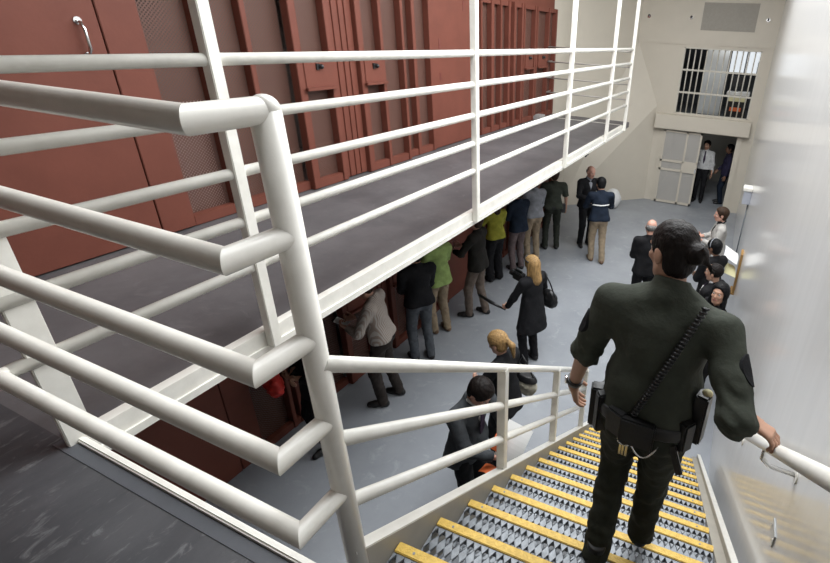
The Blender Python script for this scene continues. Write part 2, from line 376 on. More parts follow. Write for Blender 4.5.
def stringer(x0, x1, top, bot, ya, yb_, m, name, lab=None):
    vs = []
    for x in (x0, x1):
        for y, o in ((ya, top), (yb_, top), (yb_, bot), (ya, bot)):
            vs.append(lz(x, y, max(.0, slope(y, o))))
    o = mesh_obj(name, vs, [(0, 1, 2, 3), (7, 6, 5, 4), (0, 4, 5, 1), (1, 5, 6, 2), (2, 6, 7, 3), (3, 7, 4, 0)], m, stair)
    if lab: o['label'] = lab
    return o
ye = py_+(ZL)/RISE*RUN
stringer(TX0-.014, TX0-.003, .06, -.27, .70, ye+.02, STRING, 'stringer')
stringer(TX0-.052, TX0-.004, .068, .056, .68, ye+.03, WHITE, 'stringer_flange', 'white top flange of the outer stringer')
stringer(TX1+.003, TX1+.06, -.02, -.05, .70, ye-.02, STRING, 'side_plate')
stringer(TX1+.058, TX1+.066, .03, -.27, .70, ye, STRING, 'stringer')
stringer(TX1+.06, TX1+.095, .036, .022, .68, ye+.03, WHITE, 'stringer_flange', 'white top flange of the stringer along the wall')
# stair railing
sr = thing('stair_railing', 'three-rail cream pipe railing going down the open side of the stairs', 'railing', tuple(ST(XP, .72, ZL)))
def ls(o, pts): return [ST(*p)-o.location for p in pts]
yend = ye+.0
for (ya, za, yb2, zb) in ((.738, 3.545, 3.248, 1.723), (.729, 3.293, 2.737, 1.848), (.708, 3.059, 2.786, 1.576)):
    m_ = (zb-za)/(yb2-ya); P = lambda y: (XP, y, za+m_*(y-ya))
    MB().tube(ls(sr, [P(.70), P(3.88)]), .0225, 16).build('rail', WHITE, sr)
for y in (1.815, 2.82, 3.86):
    rz = Matrix.Rotation(ang, 3, 'Z'); c = ST(XP, y, 0)-sr.location; zt = 3.545-.726*(y-.738)
    MB().box((c.x-.024, c.y-.024, slope(y, .05)-sr.location.z), (c.x+.024, c.y+.024, zt-sr.location.z), .003, rz).build('post', WHITE, sr)
# wall handrail
hr = thing('wall_handrail', 'white pipe handrail bracketed to the glossy wall beside the stairs', 'handrail', (.33, .9, 3.5))
def hz(y): return 3.50-(y-.943)*.80
MB().tube([Vector((.33, y, hz(y)))-hr.location for y in (-.35, 3.6)], .024, 18).ball(Vector((.33, 3.6, hz(3.6)))-hr.location, .024).build('rail', WHITE, hr)
for y in (.3, 1.62, 2.9):
    b0 = Vector((.33, y, hz(y)-.02)); w = Vector((wallx(y), y+.0, hz(y)-.1))
    MB().tube([q-hr.location for q in (b0, b0+Vector((0, 0, -.05)), b0+Vector((.03, 0, -.075)), w)], .009, 10).build('bracket', STEEL, hr)
    MB().disc(w-hr.location, (-1, 0, 0), .032, .006).build('bracket_plate', WHITE, hr)

# ------------------------------------------------------------------ cell fronts (one upper set, copied to the tier below)
K = .97
def Y(y): return y*K
TOP = 2.19
made = []
def bay(name, label, cat, y0, y1, bars, plate=(0,), off=0., port=None, group=None, sill=True):
    o = thing(name, label, cat, (XC+off, Y(y0), ZL), group=group)
    L = Y(y1)-Y(y0)
    MB().box((-.05, 0, .005), (.02, L, .10), .004).build('sill', RED, o); MB().box((-.05, 0, TOP-.08), (.02, L, TOP), .004).build('head_rail', RED, o)
    MB().box((-.066, 0, .05), (-.06, L, TOP-.04)).build('perforated_plate', REDP, o)
    for yy, w in bars:
        l = Y(yy)-Y(y0); MB().box((-.06, l-w*.5, .01), (.035, l+w*.5, TOP), .005).build('upright_bar', RED, o)
    if port:
        a, b, z0, z1 = port; a, b = Y(a)-Y(y0), Y(b)-Y(y0)
        p = MB().box((-.055, a, z0), (.045, b, z1), .006).build('food_port', RED, o)
        MB().box((.045, a-.02, z0-.02), (.085, b+.02, z0+.012), .004).build('shelf_lip', RED, p)
        m = (a+b)/2+.02
        MB().tube([(.045, m, z1-.09), (.075, m, z1-.09)], .026, 10).ball((.075, m, z1-.09), .024, 10).box((.045, m-.05, z1-.12), (.06, m-.02, z1-.06)).build('lock', BLACKP, p)
    made.append(o); return o
def panel(name, label, cat, y0, y1, off=.0, slots=(), group=None, lines=()):
    o = thing(name, label, cat, (XC+off, Y(y0), ZL), group=group); L = Y(y1)-Y(y0)
    MB().box((-.06, .004, .012), (.0, L-.004, TOP), .004).build('sheet', RED, o)
    for (a, z0, z1) in slots:
        MB().box((-.002, Y(a)-Y(y0)-.02, z0), (.004, Y(a)-Y(y0)+.02, z1), .002).build('slot_cover', REDD, o)
    for l in lines: MB().box((-.01, Y(l)-Y(y0)-.008, .02), (.014, Y(l)-Y(y0)+.008, TOP), .003).build('rib', RED, o)
    made.append(o); return o
REDD = mat('dark_red_paint', (.15, .035, .026), .5, .15, 4)
defs = []
sd = thing('solid_cell_door', 'wide solid red door with a chrome pull handle on the upper walkway', 'door', (XC+.03, Y(.3), ZL))
MB().box((-.05, .004, .012), (.0, Y(2.28)-Y(.3)-.006, TOP), .004).build('sheet', RED, sd)
hd = MB(); yh = Y(2.15)-Y(.3); z0, z1 = 1.40, 1.62
hd.tube([(.0, yh, z1), (.03, yh, z1-.01), (.055, yh, z1-.05), (.055, yh, z0+.05), (.03, yh, z0+.01), (0, yh, z0)], .011, 10)
hd.disc((0, yh, z0), (1, 0, 0), .024, .008).disc((0, yh, z1), (1, 0, 0), .024, .008); hd.build('pull_handle', STEEL, sd); made.append(sd)
defs.append('wide solid red door on the lower tier under the near walkway')
panel('cell_front_panel', 'narrow plain red panel right of the handled red door', 'panel', 2.28, 2.56, .03); defs.append('narrow plain red panel on the lower tier beside the solid door')
bay('perforated_cell_bay', 'perforated red bay with a pale sheet behind it, nearest bay on the walkway', 'cell front', 2.56, 3.88, ((2.99, .05), (3.10, .05), (3.43, .055)))
defs.append('perforated red bay on the lower tier beneath the nearest walkway bay')
bay('cell_door', 'red perforated cell door with locked food port, nearest of the upper doors', 'cell door', 3.88, 4.42, ((3.928, .09), (4.36, .055)), (0,), .05, (3.96, 4.34, 1.06, 1.36))
defs.append('red cell door on the lower tier behind the person with the red bundle')
panel('cell_front_column', 'ribbed red column between the two nearer upper cell doors', 'column', 4.42, 4.80, .03, lines=(4.5, 4.6, 4.69)); defs.append('ribbed red column on the lower tier between two cell doors')
bay('cell_door', 'red perforated cell door with locked food port, right of the ribbed column', 'cell door', 4.80, 5.66, ((4.848, .09), (5.22, .055), (5.64, .05)), (0,), .05, (4.86, 5.20, 1.06, 1.34))
defs.append('red cell door on the lower tier behind the man in the striped shirt')
bay('perforated_cell_bay', 'perforated red bay left of the wide blank red panel on the walkway', 'cell front', 5.66, 6.37, ((5.95, .07), (6.33, .06))); defs.append('perforated red bay on the lower tier behind the black sweater')
panel('blank_access_panel', 'wide blank red access panel midway along the upper walkway', 'panel', 6.37, 7.80, .0, ((6.6, 1.42, 1.56), (6.6, .98, 1.1), (6.6, .3, .36), (7.3, 1.95, 2.1))); defs.append('wide blank red access panel on the lower tier right of the lime polo')
bay('perforated_cell_bay', 'perforated red bay right of the wide blank red panel on the walkway', 'cell front', 7.80, 8.97, ((7.83, .05), (8.22, .10), (8.55, .06), (8.88, .08))); defs.append('perforated red bay on the lower tier behind the yellow top')
bay('cell_door', 'red cell door with food port, left one of the far upper pair', 'cell door', 8.97, 10.05, ((9.018, .09), (9.35, .08), (9.45, .06), (9.99, .07)), (0,), .05, (9.5, 9.88, 1.06, 1.34)); defs.append('red cell door on the lower tier behind the grey shirt')
bay('cell_door', 'red cell door with food port, last one at the far walkway end', 'cell door', 10.05, 11.19, ((10.088, .07), (10.72, .06), (11.15, .08)), (0,), .05, (10.16, 10.64, 1.06, 1.34)); defs.append('red cell door on the lower tier, last before the cream wall')
for o, lb in zip(list(made), defs): copy_tree(o, (.12, 0, -ZL+.002), lb)
ps = MB().box((XC-.16, Y(2.56), ZL+.02), (XC-.14, Y(2.98), ZL+1.02)).build('pale_sheet', PALEIN); tag(ps, 'pale sheet hanging inside the nearest cell behind the perforated plate', 'sheet')
S('wall_cell_near_upper', (XC-.1, -2.6, ZL), (XC+.03, Y(.3), 4.86), RED)
S('wall_cell_near_lower', (XC-.1, -2.6, 0), (XC+.15, Y(.3), ZL-.11), RED)
S('wall_cell_lintel', (XC-.1, Y(.3), TOP), (XC+.1, 10.85, ZL-.11), RED)

# ------------------------------------------------------------------ right wall fittings
dv = thing('wall_box', 'grey metal box with a white lid fixed high on the glossy right wall', 'box', (wallx(9), 9, 1.94))
MB().box((-.13, -.1, -.15), (.0, .12, .09), .008).build('body', mat('grey_box_paint', (.42, .44, .5), .4, .05, 8), dv); MB().box((-.15, -.12, .09), (0, .14, .15), .01).build('lid', WHITE, dv)
MB().tube([(-.02, 0, -.16), (-.02, 0, -1.2)], .012, 8).build('conduit', GALV, dv)
rk = thing('wooden_wall_rack', 'narrow wooden paper rack fixed to the right wall behind the waiting people', 'rack', (wallx(7.4), 7.4, .82))
MB().box((-.03, -.12, 0), (0, .12, .66), .004).build('board', WOOD, rk); MB().box((-.06, -.13, -.03), (0, .13, .0), .004).build('lip', WOOD, rk)
wp = thing('wall_plate', 'small blank metal plate low on the right wall beside the stairs', 'plate', (wallx(1.63), 1.63, 2.515))
MB().box((-.006, -.05, -.035), (.0, .05, .035), .003).build('plate', LGREY, wp)
for dz in (-.036, .036): MB().disc((-.006, dz, 0), (-1, 0, 0), .005, .002, 8).build('screw', STEEL, wp)
wb = MB().ball((-3.0, 12.75, .25), (.24, .24, .30), 18)
for vv in wb.bm.verts:
    n = math.sin(vv.co.x*21)*math.sin(vv.co.z*17)*.012; vv.co += (vv.co-Vector((-3.0, 12.75, .25))).normalized()*n
    if vv.co.z < .004: vv.co.z = .004
wbo = wb.build('white_bag', WBAG); tag(wbo, 'white filled bag on the floor behind the man in the navy jacket', 'bag')
#PB#
# ------------------------------------------------------------------ people: signed-distance bodies meshed with surface nets
class Field:
    def __init__(s, lo, hi, h):
        s.h = h; s.lo = np.array(lo, float)-3*h; n = np.ceil((np.array(hi, float)+3*h-s.lo)/h).astype(int)+1
        s.n = n; s.D = np.full(n, 9., np.float32)
        s.ax = [s.lo[i]+h*np.arange(n[i]) for i in range(3)]
    def sub(s, lo, hi):
        a = np.maximum(0, np.floor((np.array(lo)-s.lo)/s.h).astype(int)); b = np.minimum(s.n, np.ceil((np.array(hi)-s.lo)/s.h).astype(int)+1)
        sl = tuple(slice(int(i), int(max(i, j))) for i, j in zip(a, b))
        g = np.meshgrid(*[s.ax[i][sl[i]] for i in range(3)], indexing='ij')
        return sl, g
    def comb(s, sl, d, k, op='u'):
        A = s.D[sl]
        if op == 'u':
            if k > 0:
                hh = np.maximum(k-np.abs(A-d), 0)/k; s.D[sl] = np.minimum(A, d)-hh*hh*k*.25
            else: s.D[sl] = np.minimum(A, d)
        else:
            hh = np.maximum(k-np.abs(A+d), 0)/k; s.D[sl] = np.maximum(A, -d)+hh*hh*k*.25
    def cone(s, a, b, ra, rb, k=.02, op='u'):
        a, b = np.array(a, float), np.array(b, float); m = max(ra, rb)+k+3*s.h
        sl, (X, Yy, Z) = s.sub(np.minimum(a, b)-m, np.maximum(a, b)+m)
        if X.size == 0: return s
        ba = b-a; L2 = max(1e-9, ba@ba)
        t = np.clip(((X-a[0])*ba[0]+(Yy-a[1])*ba[1]+(Z-a[2])*ba[2])/L2, 0, 1)
        d = np.sqrt((X-a[0]-t*ba[0])**2+(Yy-a[1]-t*ba[1])**2+(Z-a[2]-t*ba[2])**2)-(ra+(rb-ra)*t)
        s.comb(sl, d.astype(np.float32), k, op); return s
    def ell(s, c, r, k=.02, R=None, op='u'):
        c = np.array(c, float); r = np.array(r, float); m = r.max()+k+3*s.h
        sl, (X, Yy, Z) = s.sub(c-m, c+m)
        if X.size == 0: return s
        P = [X-c[0], Yy-c[1], Z-c[2]]
        if R is not None: P = [R[0, i]*P[0]+R[1, i]*P[1]+R[2, i]*P[2] for i in range(3)]
        k0 = np.sqrt(sum((P[i]/r[i])**2 for i in range(3))); k1 = np.sqrt(sum((P[i]/r[i]**2)**2 for i in range(3)))+1e-9
        s.comb(sl, (k0*(k0-1)/k1).astype(np.float32), k, op); return s
    def cut(s, p, n, lo=None, hi=None):
        """keep the side n points to"""
        p, n = np.array(p, float), np.array(n, float); n = n/np.linalg.norm(n)
        sl, (X, Yy, Z) = s.sub(lo if lo is not None else s.lo, hi if hi is not None else s.lo+s.h*s.n)
        d = -((X-p[0])*n[0]+(Yy-p[1])*n[1]+(Z-p[2])*n[2]); s.D[sl] = np.maximum(s.D[sl], d.astype(np.float32)); return s
    def folds(s, amp, wl, seed=0, c=None, r=None):
        g = np.random.default_rng(seed); X, Yy, Z = np.meshgrid(*s.ax, indexing='ij'); n = 0
        for i in range(5):
            d = g.normal(size=3); d /= np.linalg.norm(d); f = 2*PI/(wl*g.uniform(.7, 1.5))
            n = n+np.sin((X*d[0]+Yy*d[1]+Z*d[2])*f+g.uniform(0, 6)+1.3*np.sin(Z*f*.37+i))
        n = np.clip(n/2.2, -1, 1)
        if c is not None: n = n*np.exp(-((X-c[0])**2+(Yy-c[1])**2+(Z-c[2])**2)/(r*r))
        m = s.D < .05; s.D = s.D+np.where(m, (amp*n).astype(np.float32), 0).astype(np.float32); return s
    def mesh(s):
        D = s.D; ins = D < 0; nx, ny, nz = D.shape
        c = [ins[i:nx-1+i, j:ny-1+j, k:nz-1+k] for i in (0, 1) for j in (0, 1) for k in (0, 1)]
        tot = sum(q.astype(np.int8) for q in c); act = (tot > 0) & (tot < 8)
        idx = np.argwhere(act)
        if len(idx) == 0: return np.zeros((0, 3)), []
        ids = np.full(act.shape, -1, np.int64); ids[tuple(idx.T)] = np.arange(len(idx))
        acc = np.zeros((len(idx), 3)); cnt = np.zeros(len(idx))
        offs = [(i, j, k) for i in (0, 1) for j in (0, 1) for k in (0, 1)]
        for a in offs:
            for ax in range(3):
                if a[ax]: continue
                b = list(a); b[ax] = 1
                A = D[idx[:, 0]+a[0], idx[:, 1]+a[1], idx[:, 2]+a[2]]; B = D[idx[:, 0]+b[0], idx[:, 1]+b[1], idx[:, 2]+b[2]]
                x = (A < 0) != (B < 0); t = np.where(x, A/np.where(x, A-B, 1), 0)
                p = np.array(a, float)[None]+np.zeros((len(idx), 3)); p[:, ax] = t
                acc += p*x[:, None]; cnt += x
        V = (idx+acc/cnt[:, None])*s.h+s.lo
        F = []
        for ax in range(3):
            a = [slice(1, -1)]*3; a[ax] = slice(0, -1); b = list(a); b[ax] = slice(1, None)
            e = np.argwhere(ins[tuple(a)] != ins[tuple(b)])
            if len(e) == 0: continue
            off = np.ones(3, int); off[ax] = 0; e = e+off
            u, v = [(1, 2), (2, 0), (0, 1)][ax]
            q = []
            for du, dv in ((-1, -1), (0, -1), (0, 0), (-1, 0)):
                z = e.copy(); z[:, u] += du; z[:, v] += dv; q.append(ids[z[:, 0], z[:, 1], z[:, 2]])
            q = np.stack(q, 1); fl = ins[e[:, 0], e[:, 1], e[:, 2]]; q[~fl] = q[~fl][:, ::-1]
            F.append(q[(q >= 0).all(1)])
        return V, np.concatenate(F)
def field_obj(name, parts, m, parent, extra_m=None):
    Vs, Fs, n = [], [], 0
    for f in parts:
        V, F = f.mesh()
        if len(V) == 0: continue
        Vs.append(V); Fs.append(np.asarray(F)+n); n += len(V)
    V = np.concatenate(Vs); F = np.concatenate(Fs)
    me = bpy.data.meshes.new(name); me.vertices.add(len(V)); me.vertices.foreach_set('co', V.astype(np.float32).ravel())
    me.loops.add(F.size); me.loops.foreach_set('vertex_index', F.astype(np.int32).ravel())
    me.polygons.add(len(F)); me.polygons.foreach_set('loop_start', np.arange(0, F.size, 4, dtype=np.int32))
    me.polygons.foreach_set('use_smooth', np.ones(len(F), bool)); me.update(calc_edges=True); me.validate()
    me.materials.append(m)
    o = bpy.data.objects.new(name, me); C.objects.link(o); o.parent = parent
    return o
def rx(a): c, s = math.cos(a), math.sin(a); return np.array([[1, 0, 0], [0, c, -s], [0, s, c]])
def rz(a): c, s = math.cos(a), math.sin(a); return np.array([[c, -s, 0], [s, c, 0], [0, 0, 1.]])
def unit(v): v = np.array(v, float); return v/max(1e-9, np.linalg.norm(v))
def ik(a, b, l1, l2, pole):
    a, b = np.array(a, float), np.array(b, float); d = b-a; L = np.linalg.norm(d); mx = (l1+l2)*.995
    if L > mx: b = a+d/L*mx; d = b-a; L = mx
    u = d/L; p = np.array(pole, float); p = unit(p-u*(p@u)); x = (l1*l1-l2*l2+L*L)/(2*L); h = math.sqrt(max(0, l1*l1-x*x))
    return a+u*x+p*h, b
SKIN = {}
def skin(t):
    if t not in SKIN:
        c = {'fair': (.56, .32, .23), 'pink': (.60, .33, .25), 'tan': (.47, .265, .18), 'brown': (.25, .13, .08)}[t]
        SKIN[t] = mat('skin_'+t, c, .5, .12, 25, .05, 120)
    return SKIN[t]
FAB = {}
def fabric(n, c, rough=.85):
    if n not in FAB: FAB[n] = mat('cloth_'+n, c, rough, .30, 11, .55, 26, spec=.25)
    return FAB[n]
HAIR = {}
def hairm(n):
    if n not in HAIR:
        c = {'dark': (.012, .008, .007), 'brown': (.055, .03, .018), 'blonde': (.42, .26, .11), 'grey': (.25, .24, .23), 'black': (.008, .008, .009)}[n]
        HAIR[n] = mat('hair_'+n, c, .55, .45, 60, .35, 180, spec=.18, stretch=(1, 1, .12), col2=tuple(q*.45 for q in c))
    return HAIR[n]
EYEW = mat('eye_white', (.45, .42, .39), .25, .02, 5); IRIS = mat('eye_iris', (.03, .018, .012), .2, .02, 5); LIP = mat('lip', (.36, .13, .11), .5, .1, 20)

def hand_field(w, d, n, t, s, curl=.5, splay=.12, h=.004, grip=False):
    """w wrist point, d finger direction, n palm normal (out of the palm), t towards the thumb"""
    d = unit(d); n = unit(np.array(n, float)-d*(np.array(n, float)@d)); t0 = np.cross(d, n); t = t0 if t0@np.array(t, float) > 0 else -t0
    w = np.array(w, float); c = w+d*.09*s
    f = Field(c-.15*s, c+.15*s, h)
    f.cone(w-d*.03*s, w+d*.015*s, .026*s, .025*s, .01)
    for q in (-.026, -.009, .009, .026): f.cone(w+d*.012*s+t*q*.7*s, w+d*.088*s+t*q*s, .0145*s, .0125*s, .012)
    for i, (q, L) in enumerate(((.030, .070), (.0105, .080), (-.0105, .074), (-.030, .058))):
        p = w+d*(.088-abs(q)*.12)*s+t*q*s; a = 0
        for j, fr in enumerate((.45, .32, .23)):
            a += curl*(.7 if j == 0 else 1.0)*(1+.08*i); dd = unit(d*math.cos(a)+n*math.sin(a)+t*q*splay*8*(1-j*.4))
            e = p+dd*L*fr*s; f.cone(p, e, (.0092-.0006*j)*s, (.0086-.0007*j)*s, .003); p = e
    p = w+d*.025*s+t*.026*s; e = p+unit(t*.8+d*.55+n*.35)*.038*s; f.cone(p, e, .0145*s, .0115*s, .012)
    e2 = e+unit(d*.9+t*.15+n*(.5+.5*curl))*.032*s; f.cone(e, e2, .0108*s, .0095*s, .004)
    e3 = e2+unit(d*.8+n*(.4+.8*curl)-t*.1)*.024*s; f.cone(e2, e3, .0095*s, .008*s, .003)
    return f

def person(name, label, loc, heading, hgt=1.75, skin_t='fair', top=None, top_c=None, leg_c=None, shoe_c=None, hair=None, hair_style='short',
           armL=(-.27, .04, .84), armR=(.27, .04, .84), polL=(-.5, -1, -.2), polR=(.5, -1, -.2), handL=None, handR=None, curl=(.35, .35),
           head=(0, 0), lean=0, twist=0, pelvis=(0, 0, 0), feet=((-.1, 0, 0), (.1, 0, 0)), foot_pitch=(0, 0), foot_yaw=(8, -8), sleeve='long', hem=.88, vox=.011, hv=.004,
           width=1., skirt=False, collar=None, hem_flare=0., folds=.004, belly=0., base_z=0, head_s=1.05, shz=1.425, group=None):
    s = hgt/1.75; s_ = s*head_s
    root = thing(name, label, 'person', (loc[0], loc[1], base_z), math.radians(heading), group)
    A = np.array
    pv = A([0, 0, .95])*s+A(pelvis)
    Rt = rz(math.radians(twist)) @ rx(-math.radians(lean))
    def T(p): return pv+Rt @ ((A(p, float)*A([width, 1, 1])-A([0, 0, .95]))*s)
    hip = [pv+A([sx*.088, 0, -.03])*s for sx in (-1, 1)]
    ank = [A(f, float)+A([0, 0, .08*s]) for f in feet]
    knee = []
    for i in (0, 1):
        kd = A([math.sin(math.radians(-foot_yaw[i]))*.6, 1, 0]); k, e = ik(hip[i], ank[i], .43*s, .425*s, kd); knee.append(k); ank[i] = e
    sh = [T((sx*.185, -.005, shz)) for sx in (-1, 1)]
    el, wr = [], []
    for i, (tg, pl) in enumerate(((armL, polL), (armR, polR))):
        e, w = ik(sh[i], A(tg, float)*s, .295*s, .255*s, pl); el.append(e); wr.append(w)
    nb = T((0, -.005, 1.47)); hy, hp = math.radians(head[0]), math.radians(head[1])
    Rh = Rt @ rz(hy) @ rx(-hp)
    hc = nb+Rt @ A([0, .012, .065])*s*head_s + Rh @ A([0, .015, .10])*s*head_s
    def Hd(p): return hc+Rh @ (A(p, float)*s*head_s)
    # ---- body
    allp = np.array([*ank, *knee, *hip, *sh, *el, *wr, hc, nb]); lo, hi = allp.min(0)-.2*s, allp.max(0)+.2*s; lo[2] = min(lo[2], min(f[2] for f in feet)-.1)
    f = Field(lo, hi, vox)
    f.ell(T((0, 0, .95)), A([.158, .108, .12])*s, .03, Rt).ell(T((0, .0, 1.1)), A([.138, .098, .15])*s, .05, Rt).ell(T((0, -.005, 1.29)), A([.16, .108, .17])*s, .05, Rt)
    if belly: f.ell(T((0, .06, 1.06)), A([.13, .09+belly, .13])*s, .05, Rt)
    f.cone(T((-.14, -.01, shz-.01)), T((.14, -.01, shz-.01)), .058*s, .058*s, .05)
    for i, sx in enumerate((-1, 1)):
        f.cone(T((sx*.02, -.015, 1.475)), T((sx*.13, -.012, shz-.005)), .045*s, .04*s, .04)
        f.ell(T((sx*.07, -.05, .93)), A([.085, .085, .09])*s, .03)
        f.cone(sh[i], el[i], .045*s, .037*s, .02).cone(el[i], wr[i], .038*s, .026*s, .01)
        f.cone(hip[i], knee[i], .066*s, .046*s, .02).cone(knee[i], ank[i], .045*s, .034*s, .01)
        bk = unit(np.cross(np.cross(unit(ank[i]-knee[i]), A([0, 1, 0])), unit(ank[i]-knee[i]))); f.cone(knee[i]*.8+ank[i]*.2-bk*.01*s, knee[i]*.5+ank[i]*.5-bk*.008*s, .043*s, .040*s, .02)
        fy, fp = math.radians(foot_yaw[i]), math.radians(foot_pitch[i]); fd = A([-math.sin(fy)*math.cos(fp), math.cos(fy)*math.cos(fp), -math.sin(fp)])
        f.cone(ank[i]-A([0, 0, .045*s])-fd*.03*s, ank[i]-A([0, 0, .052*s])+fd*.15*s, .03*s, .022*s, .03).cone(ank[i], ank[i]-A([0, 0, .04*s])+fd*.06*s, .036*s, .03*s, .02)
    # neck and head
    f.cone(nb-Rt@A([0, 0, .03])*s, Hd((0, -.02, -.03)), .054*s, .05*s_, .02)
    f.ell(Hd((0, -.012, .035)), A([.074, .094, .082])*s_, .015, Rh).ell(Hd((0, .022, -.028)), A([.058, .068, .082])*s_, .03, Rh)
    f.ell(Hd((0, .062, -.088)), A([.026, .022, .02])*s_, .02, Rh).cone(Hd((-.05, .0, -.06)), Hd((-.02, .055, -.088)), .022*s_, .018*s_, .02).cone(Hd((.05, .0, -.06)), Hd((.02, .055, -.088)), .022*s_, .018*s_, .02)
    f.ell(Hd((0, .078, .03)), A([.05, .016, .012])*s_, .015, Rh)
    for sx in (-1, 1):
        f.ell(Hd((sx*.032, .094, .008)), A([.017, .016, .012])*s_, .012, Rh, 's')
        f.ell(Hd((sx*.079, -.012, -.008)), A([.011, .021, .034])*s_, .006, Rh)
        f.ell(Hd((sx*.036, .068, -.02)), A([.022, .02, .018])*s_, .015, Rh)
    f.cone(Hd((0, .086, .014)), Hd((0, .103, -.026)), .009*s_, .0135*s_, .008).ell(Hd((0, .083, -.055)), A([.024, .012, .012])*s_, .01, Rh)
    parts = [f]
    for i in (0, 1):
        fd = unit(wr[i]-el[i]); hs = (handL, handR)[i]; sx = (-1, 1)[i]
        if hs is None: hd, hn, ht = fd, A([-sx, .15, 0]), A([0, 1, .2])
        else: hd, hn, ht = hs
        parts.append(hand_field(wr[i]-fd*.0, hd, hn, ht, s*.98, curl[i], h=hv))
    body = field_obj('body', parts, skin(skin_t), root)
    # ---- face parts
    for sx in (-1, 1):
        e = MB().ball(Vector(Hd((sx*.032, .0775, .008))), .0105*s_, 12); eo = e.build('eye', EYEW, root)
        ir = MB().ball(Vector(Hd((sx*.032, .0845, .008))), .0058*s_, 8).build('iris', IRIS, eo)
    fl = Field(Hd((0, .092, -.055))-.05*s, Hd((0, .092, -.055))+.05*s, .003)
    fl.cone(Hd((-.02, .087, -.055)), Hd((0, .0955, -.052)), .0045*s, .0065*s, .003).cone(Hd((.02, .087, -.055)), Hd((0, .0955, -.052)), .0045*s, .0065*s, .003).cone(Hd((-.016, .088, -.06)), Hd((.016, .088, -.06)), .005*s, .005*s, .006)
    field_obj('lips', [fl], LIP, root)
    # ---- hair
    if hair:
        cs = {'recede': .012, 'bun': .006}.get(hair_style, .016)
        g = Field(hc-.33*s_, hc+.2*s_, .0065)
        if hair_style in ('short', 'bun', 'ponytail', 'long', 'bob'):
            g.ell(Hd((0, -.014, .038)), A([.078+cs, .098+cs, .086+cs])*s_, .01, Rh)
            g.ell(Hd((0, -.04, -.03)), A([.072, .06, .07])*s_, .03, Rh)
            g.cut(Hd((0, .045, .02)), Rh @ A([0, -1, .55])); g.cut(Hd((0, -.02, -.085)), Rh @ A([0, -.35, 1]))
            for sx in (-1, 1): g.ell(Hd((sx*.09, -.006, -.022)), A([.032, .032, .042])*s_, .008, Rh, 's')
        if hair_style == 'rim':     # bald crown
            g.ell(Hd((0, -.02, .0)), A([.083, .098, .065])*s_, .01, Rh); g.cut(Hd((0, -.01, .03)), Rh @ A([0, -.6, -1])); g.cut(Hd((0, 0, 0)), Rh @ A([0, -1, 0])); g.cut(Hd((0, -.02, -.07)), Rh @ A([0, -.2, 1]))
        if hair_style == 'recede':
            g.ell(Hd((0, -.014, .036)), A([.078+.01, .096+.01, .084+.009])*s_, .01, Rh); g.cut(Hd((0, .02, .03)), Rh @ A([0, -1, .1])); g.cut(Hd((0, -.02, -.07)), Rh @ A([0, -.3, 1]))
        if hair_style == 'bun':
            g.ell(Hd((.012, -.125, .012)), A([.04, .042, .042])*s_, .012, Rh).cone(Hd((.0, -.09, .02)), Hd((.012, -.12, .012)), .034*s_, .03*s_, .015)
            for q in range(5): g.cone(Hd((.012, -.14, .01)), Hd((.0+.014*q, -.168, .045-.025*q)), .012*s_, .006*s_, .006)
        if hair_style == 'ponytail':
            g.ell(Hd((0, -.115, .03)), A([.028, .03, .028])*s_, .01, Rh).cone(Hd((0, -.12, .035)), Hd((.0, -.165, -.03)), .022*s_, .034*s_, .01).cone(Hd((0, -.165, -.03)), Hd((0, -.15, -.16)), .034*s_, .012*s_, .01)
        if hair_style == 'long':
            g.cone(Hd((0, -.05, .0)), Hd((0, -.075, -.20)), .085*s_, .075*s_, .03).cone(Hd((-.06, -.02, .0)), Hd((-.075, -.01, -.2)), .035*s_, .028*s_, .02).cone(Hd((.06, -.02, .0)), Hd((.075, -.01, -.2)), .035*s_, .028*s_, .02).cone(Hd((0, -.075, -.2)), Hd((0, -.07, -.27)), .06*s_, .03*s_, .03)
        if hair_style == 'bob':
            for sx in (-1, 1): g.cone(Hd((sx*.06, -.01, .02)), Hd((sx*.078, .0, -.13)), .036*s_, .03*s_, .02)
            g.cone(Hd((0, -.06, 0)), Hd((0, -.07, -.14)), .08*s_, .07*s_, .03)
        g.folds(.0022*s_, .022*s_, 5)
        field_obj('hair', [g], hairm(hair), root)
    # ---- trousers
    a = .012*s
    f = Field(lo, hi, vox)
    f.ell(T((0, 0, .95)), A([.164, .114, .12])*s, .03, Rt).ell(T((0, 0, 1.05)), A([.14, .10, .08])*s, .04, Rt)
    if belly: f.ell(T((0, .06, 1.03)), A([.135, .09+belly, .1])*s, .05, Rt)
    for i, sx in enumerate((-1, 1)):
        f.ell(T((sx*.07, -.05, .93)), A([.088, .09, .095])*s, .03)
        f.cone(hip[i], knee[i], (.096 if not skirt else .11)*s, (.071 if not skirt else .095)*s, .035)
        an = ank[i]-A([0, 0, .03*s]); f.cone(knee[i], an, (.071 if not skirt else .095)*s, (.060 if not skirt else .085)*s, .02)
    f.folds(folds*1.1*s, .085*s, 11)
    for i in (0, 1):
        z = ank[i][2]-.045*s; m = .13
        f.cut((ank[i][0], ank[i][1], z), (0, 0, 1), ank[i]-m*s, ank[i]+A([m*s*1, m*s, .0]))
    f.cut(T((0, 0, 1.045)), Rt @ A([0, 0, -1]), T((0, 0, 1.0))-.3*s, hi+.2)
    field_obj('skirt' if skirt else 'trousers', [f], leg_c, root)
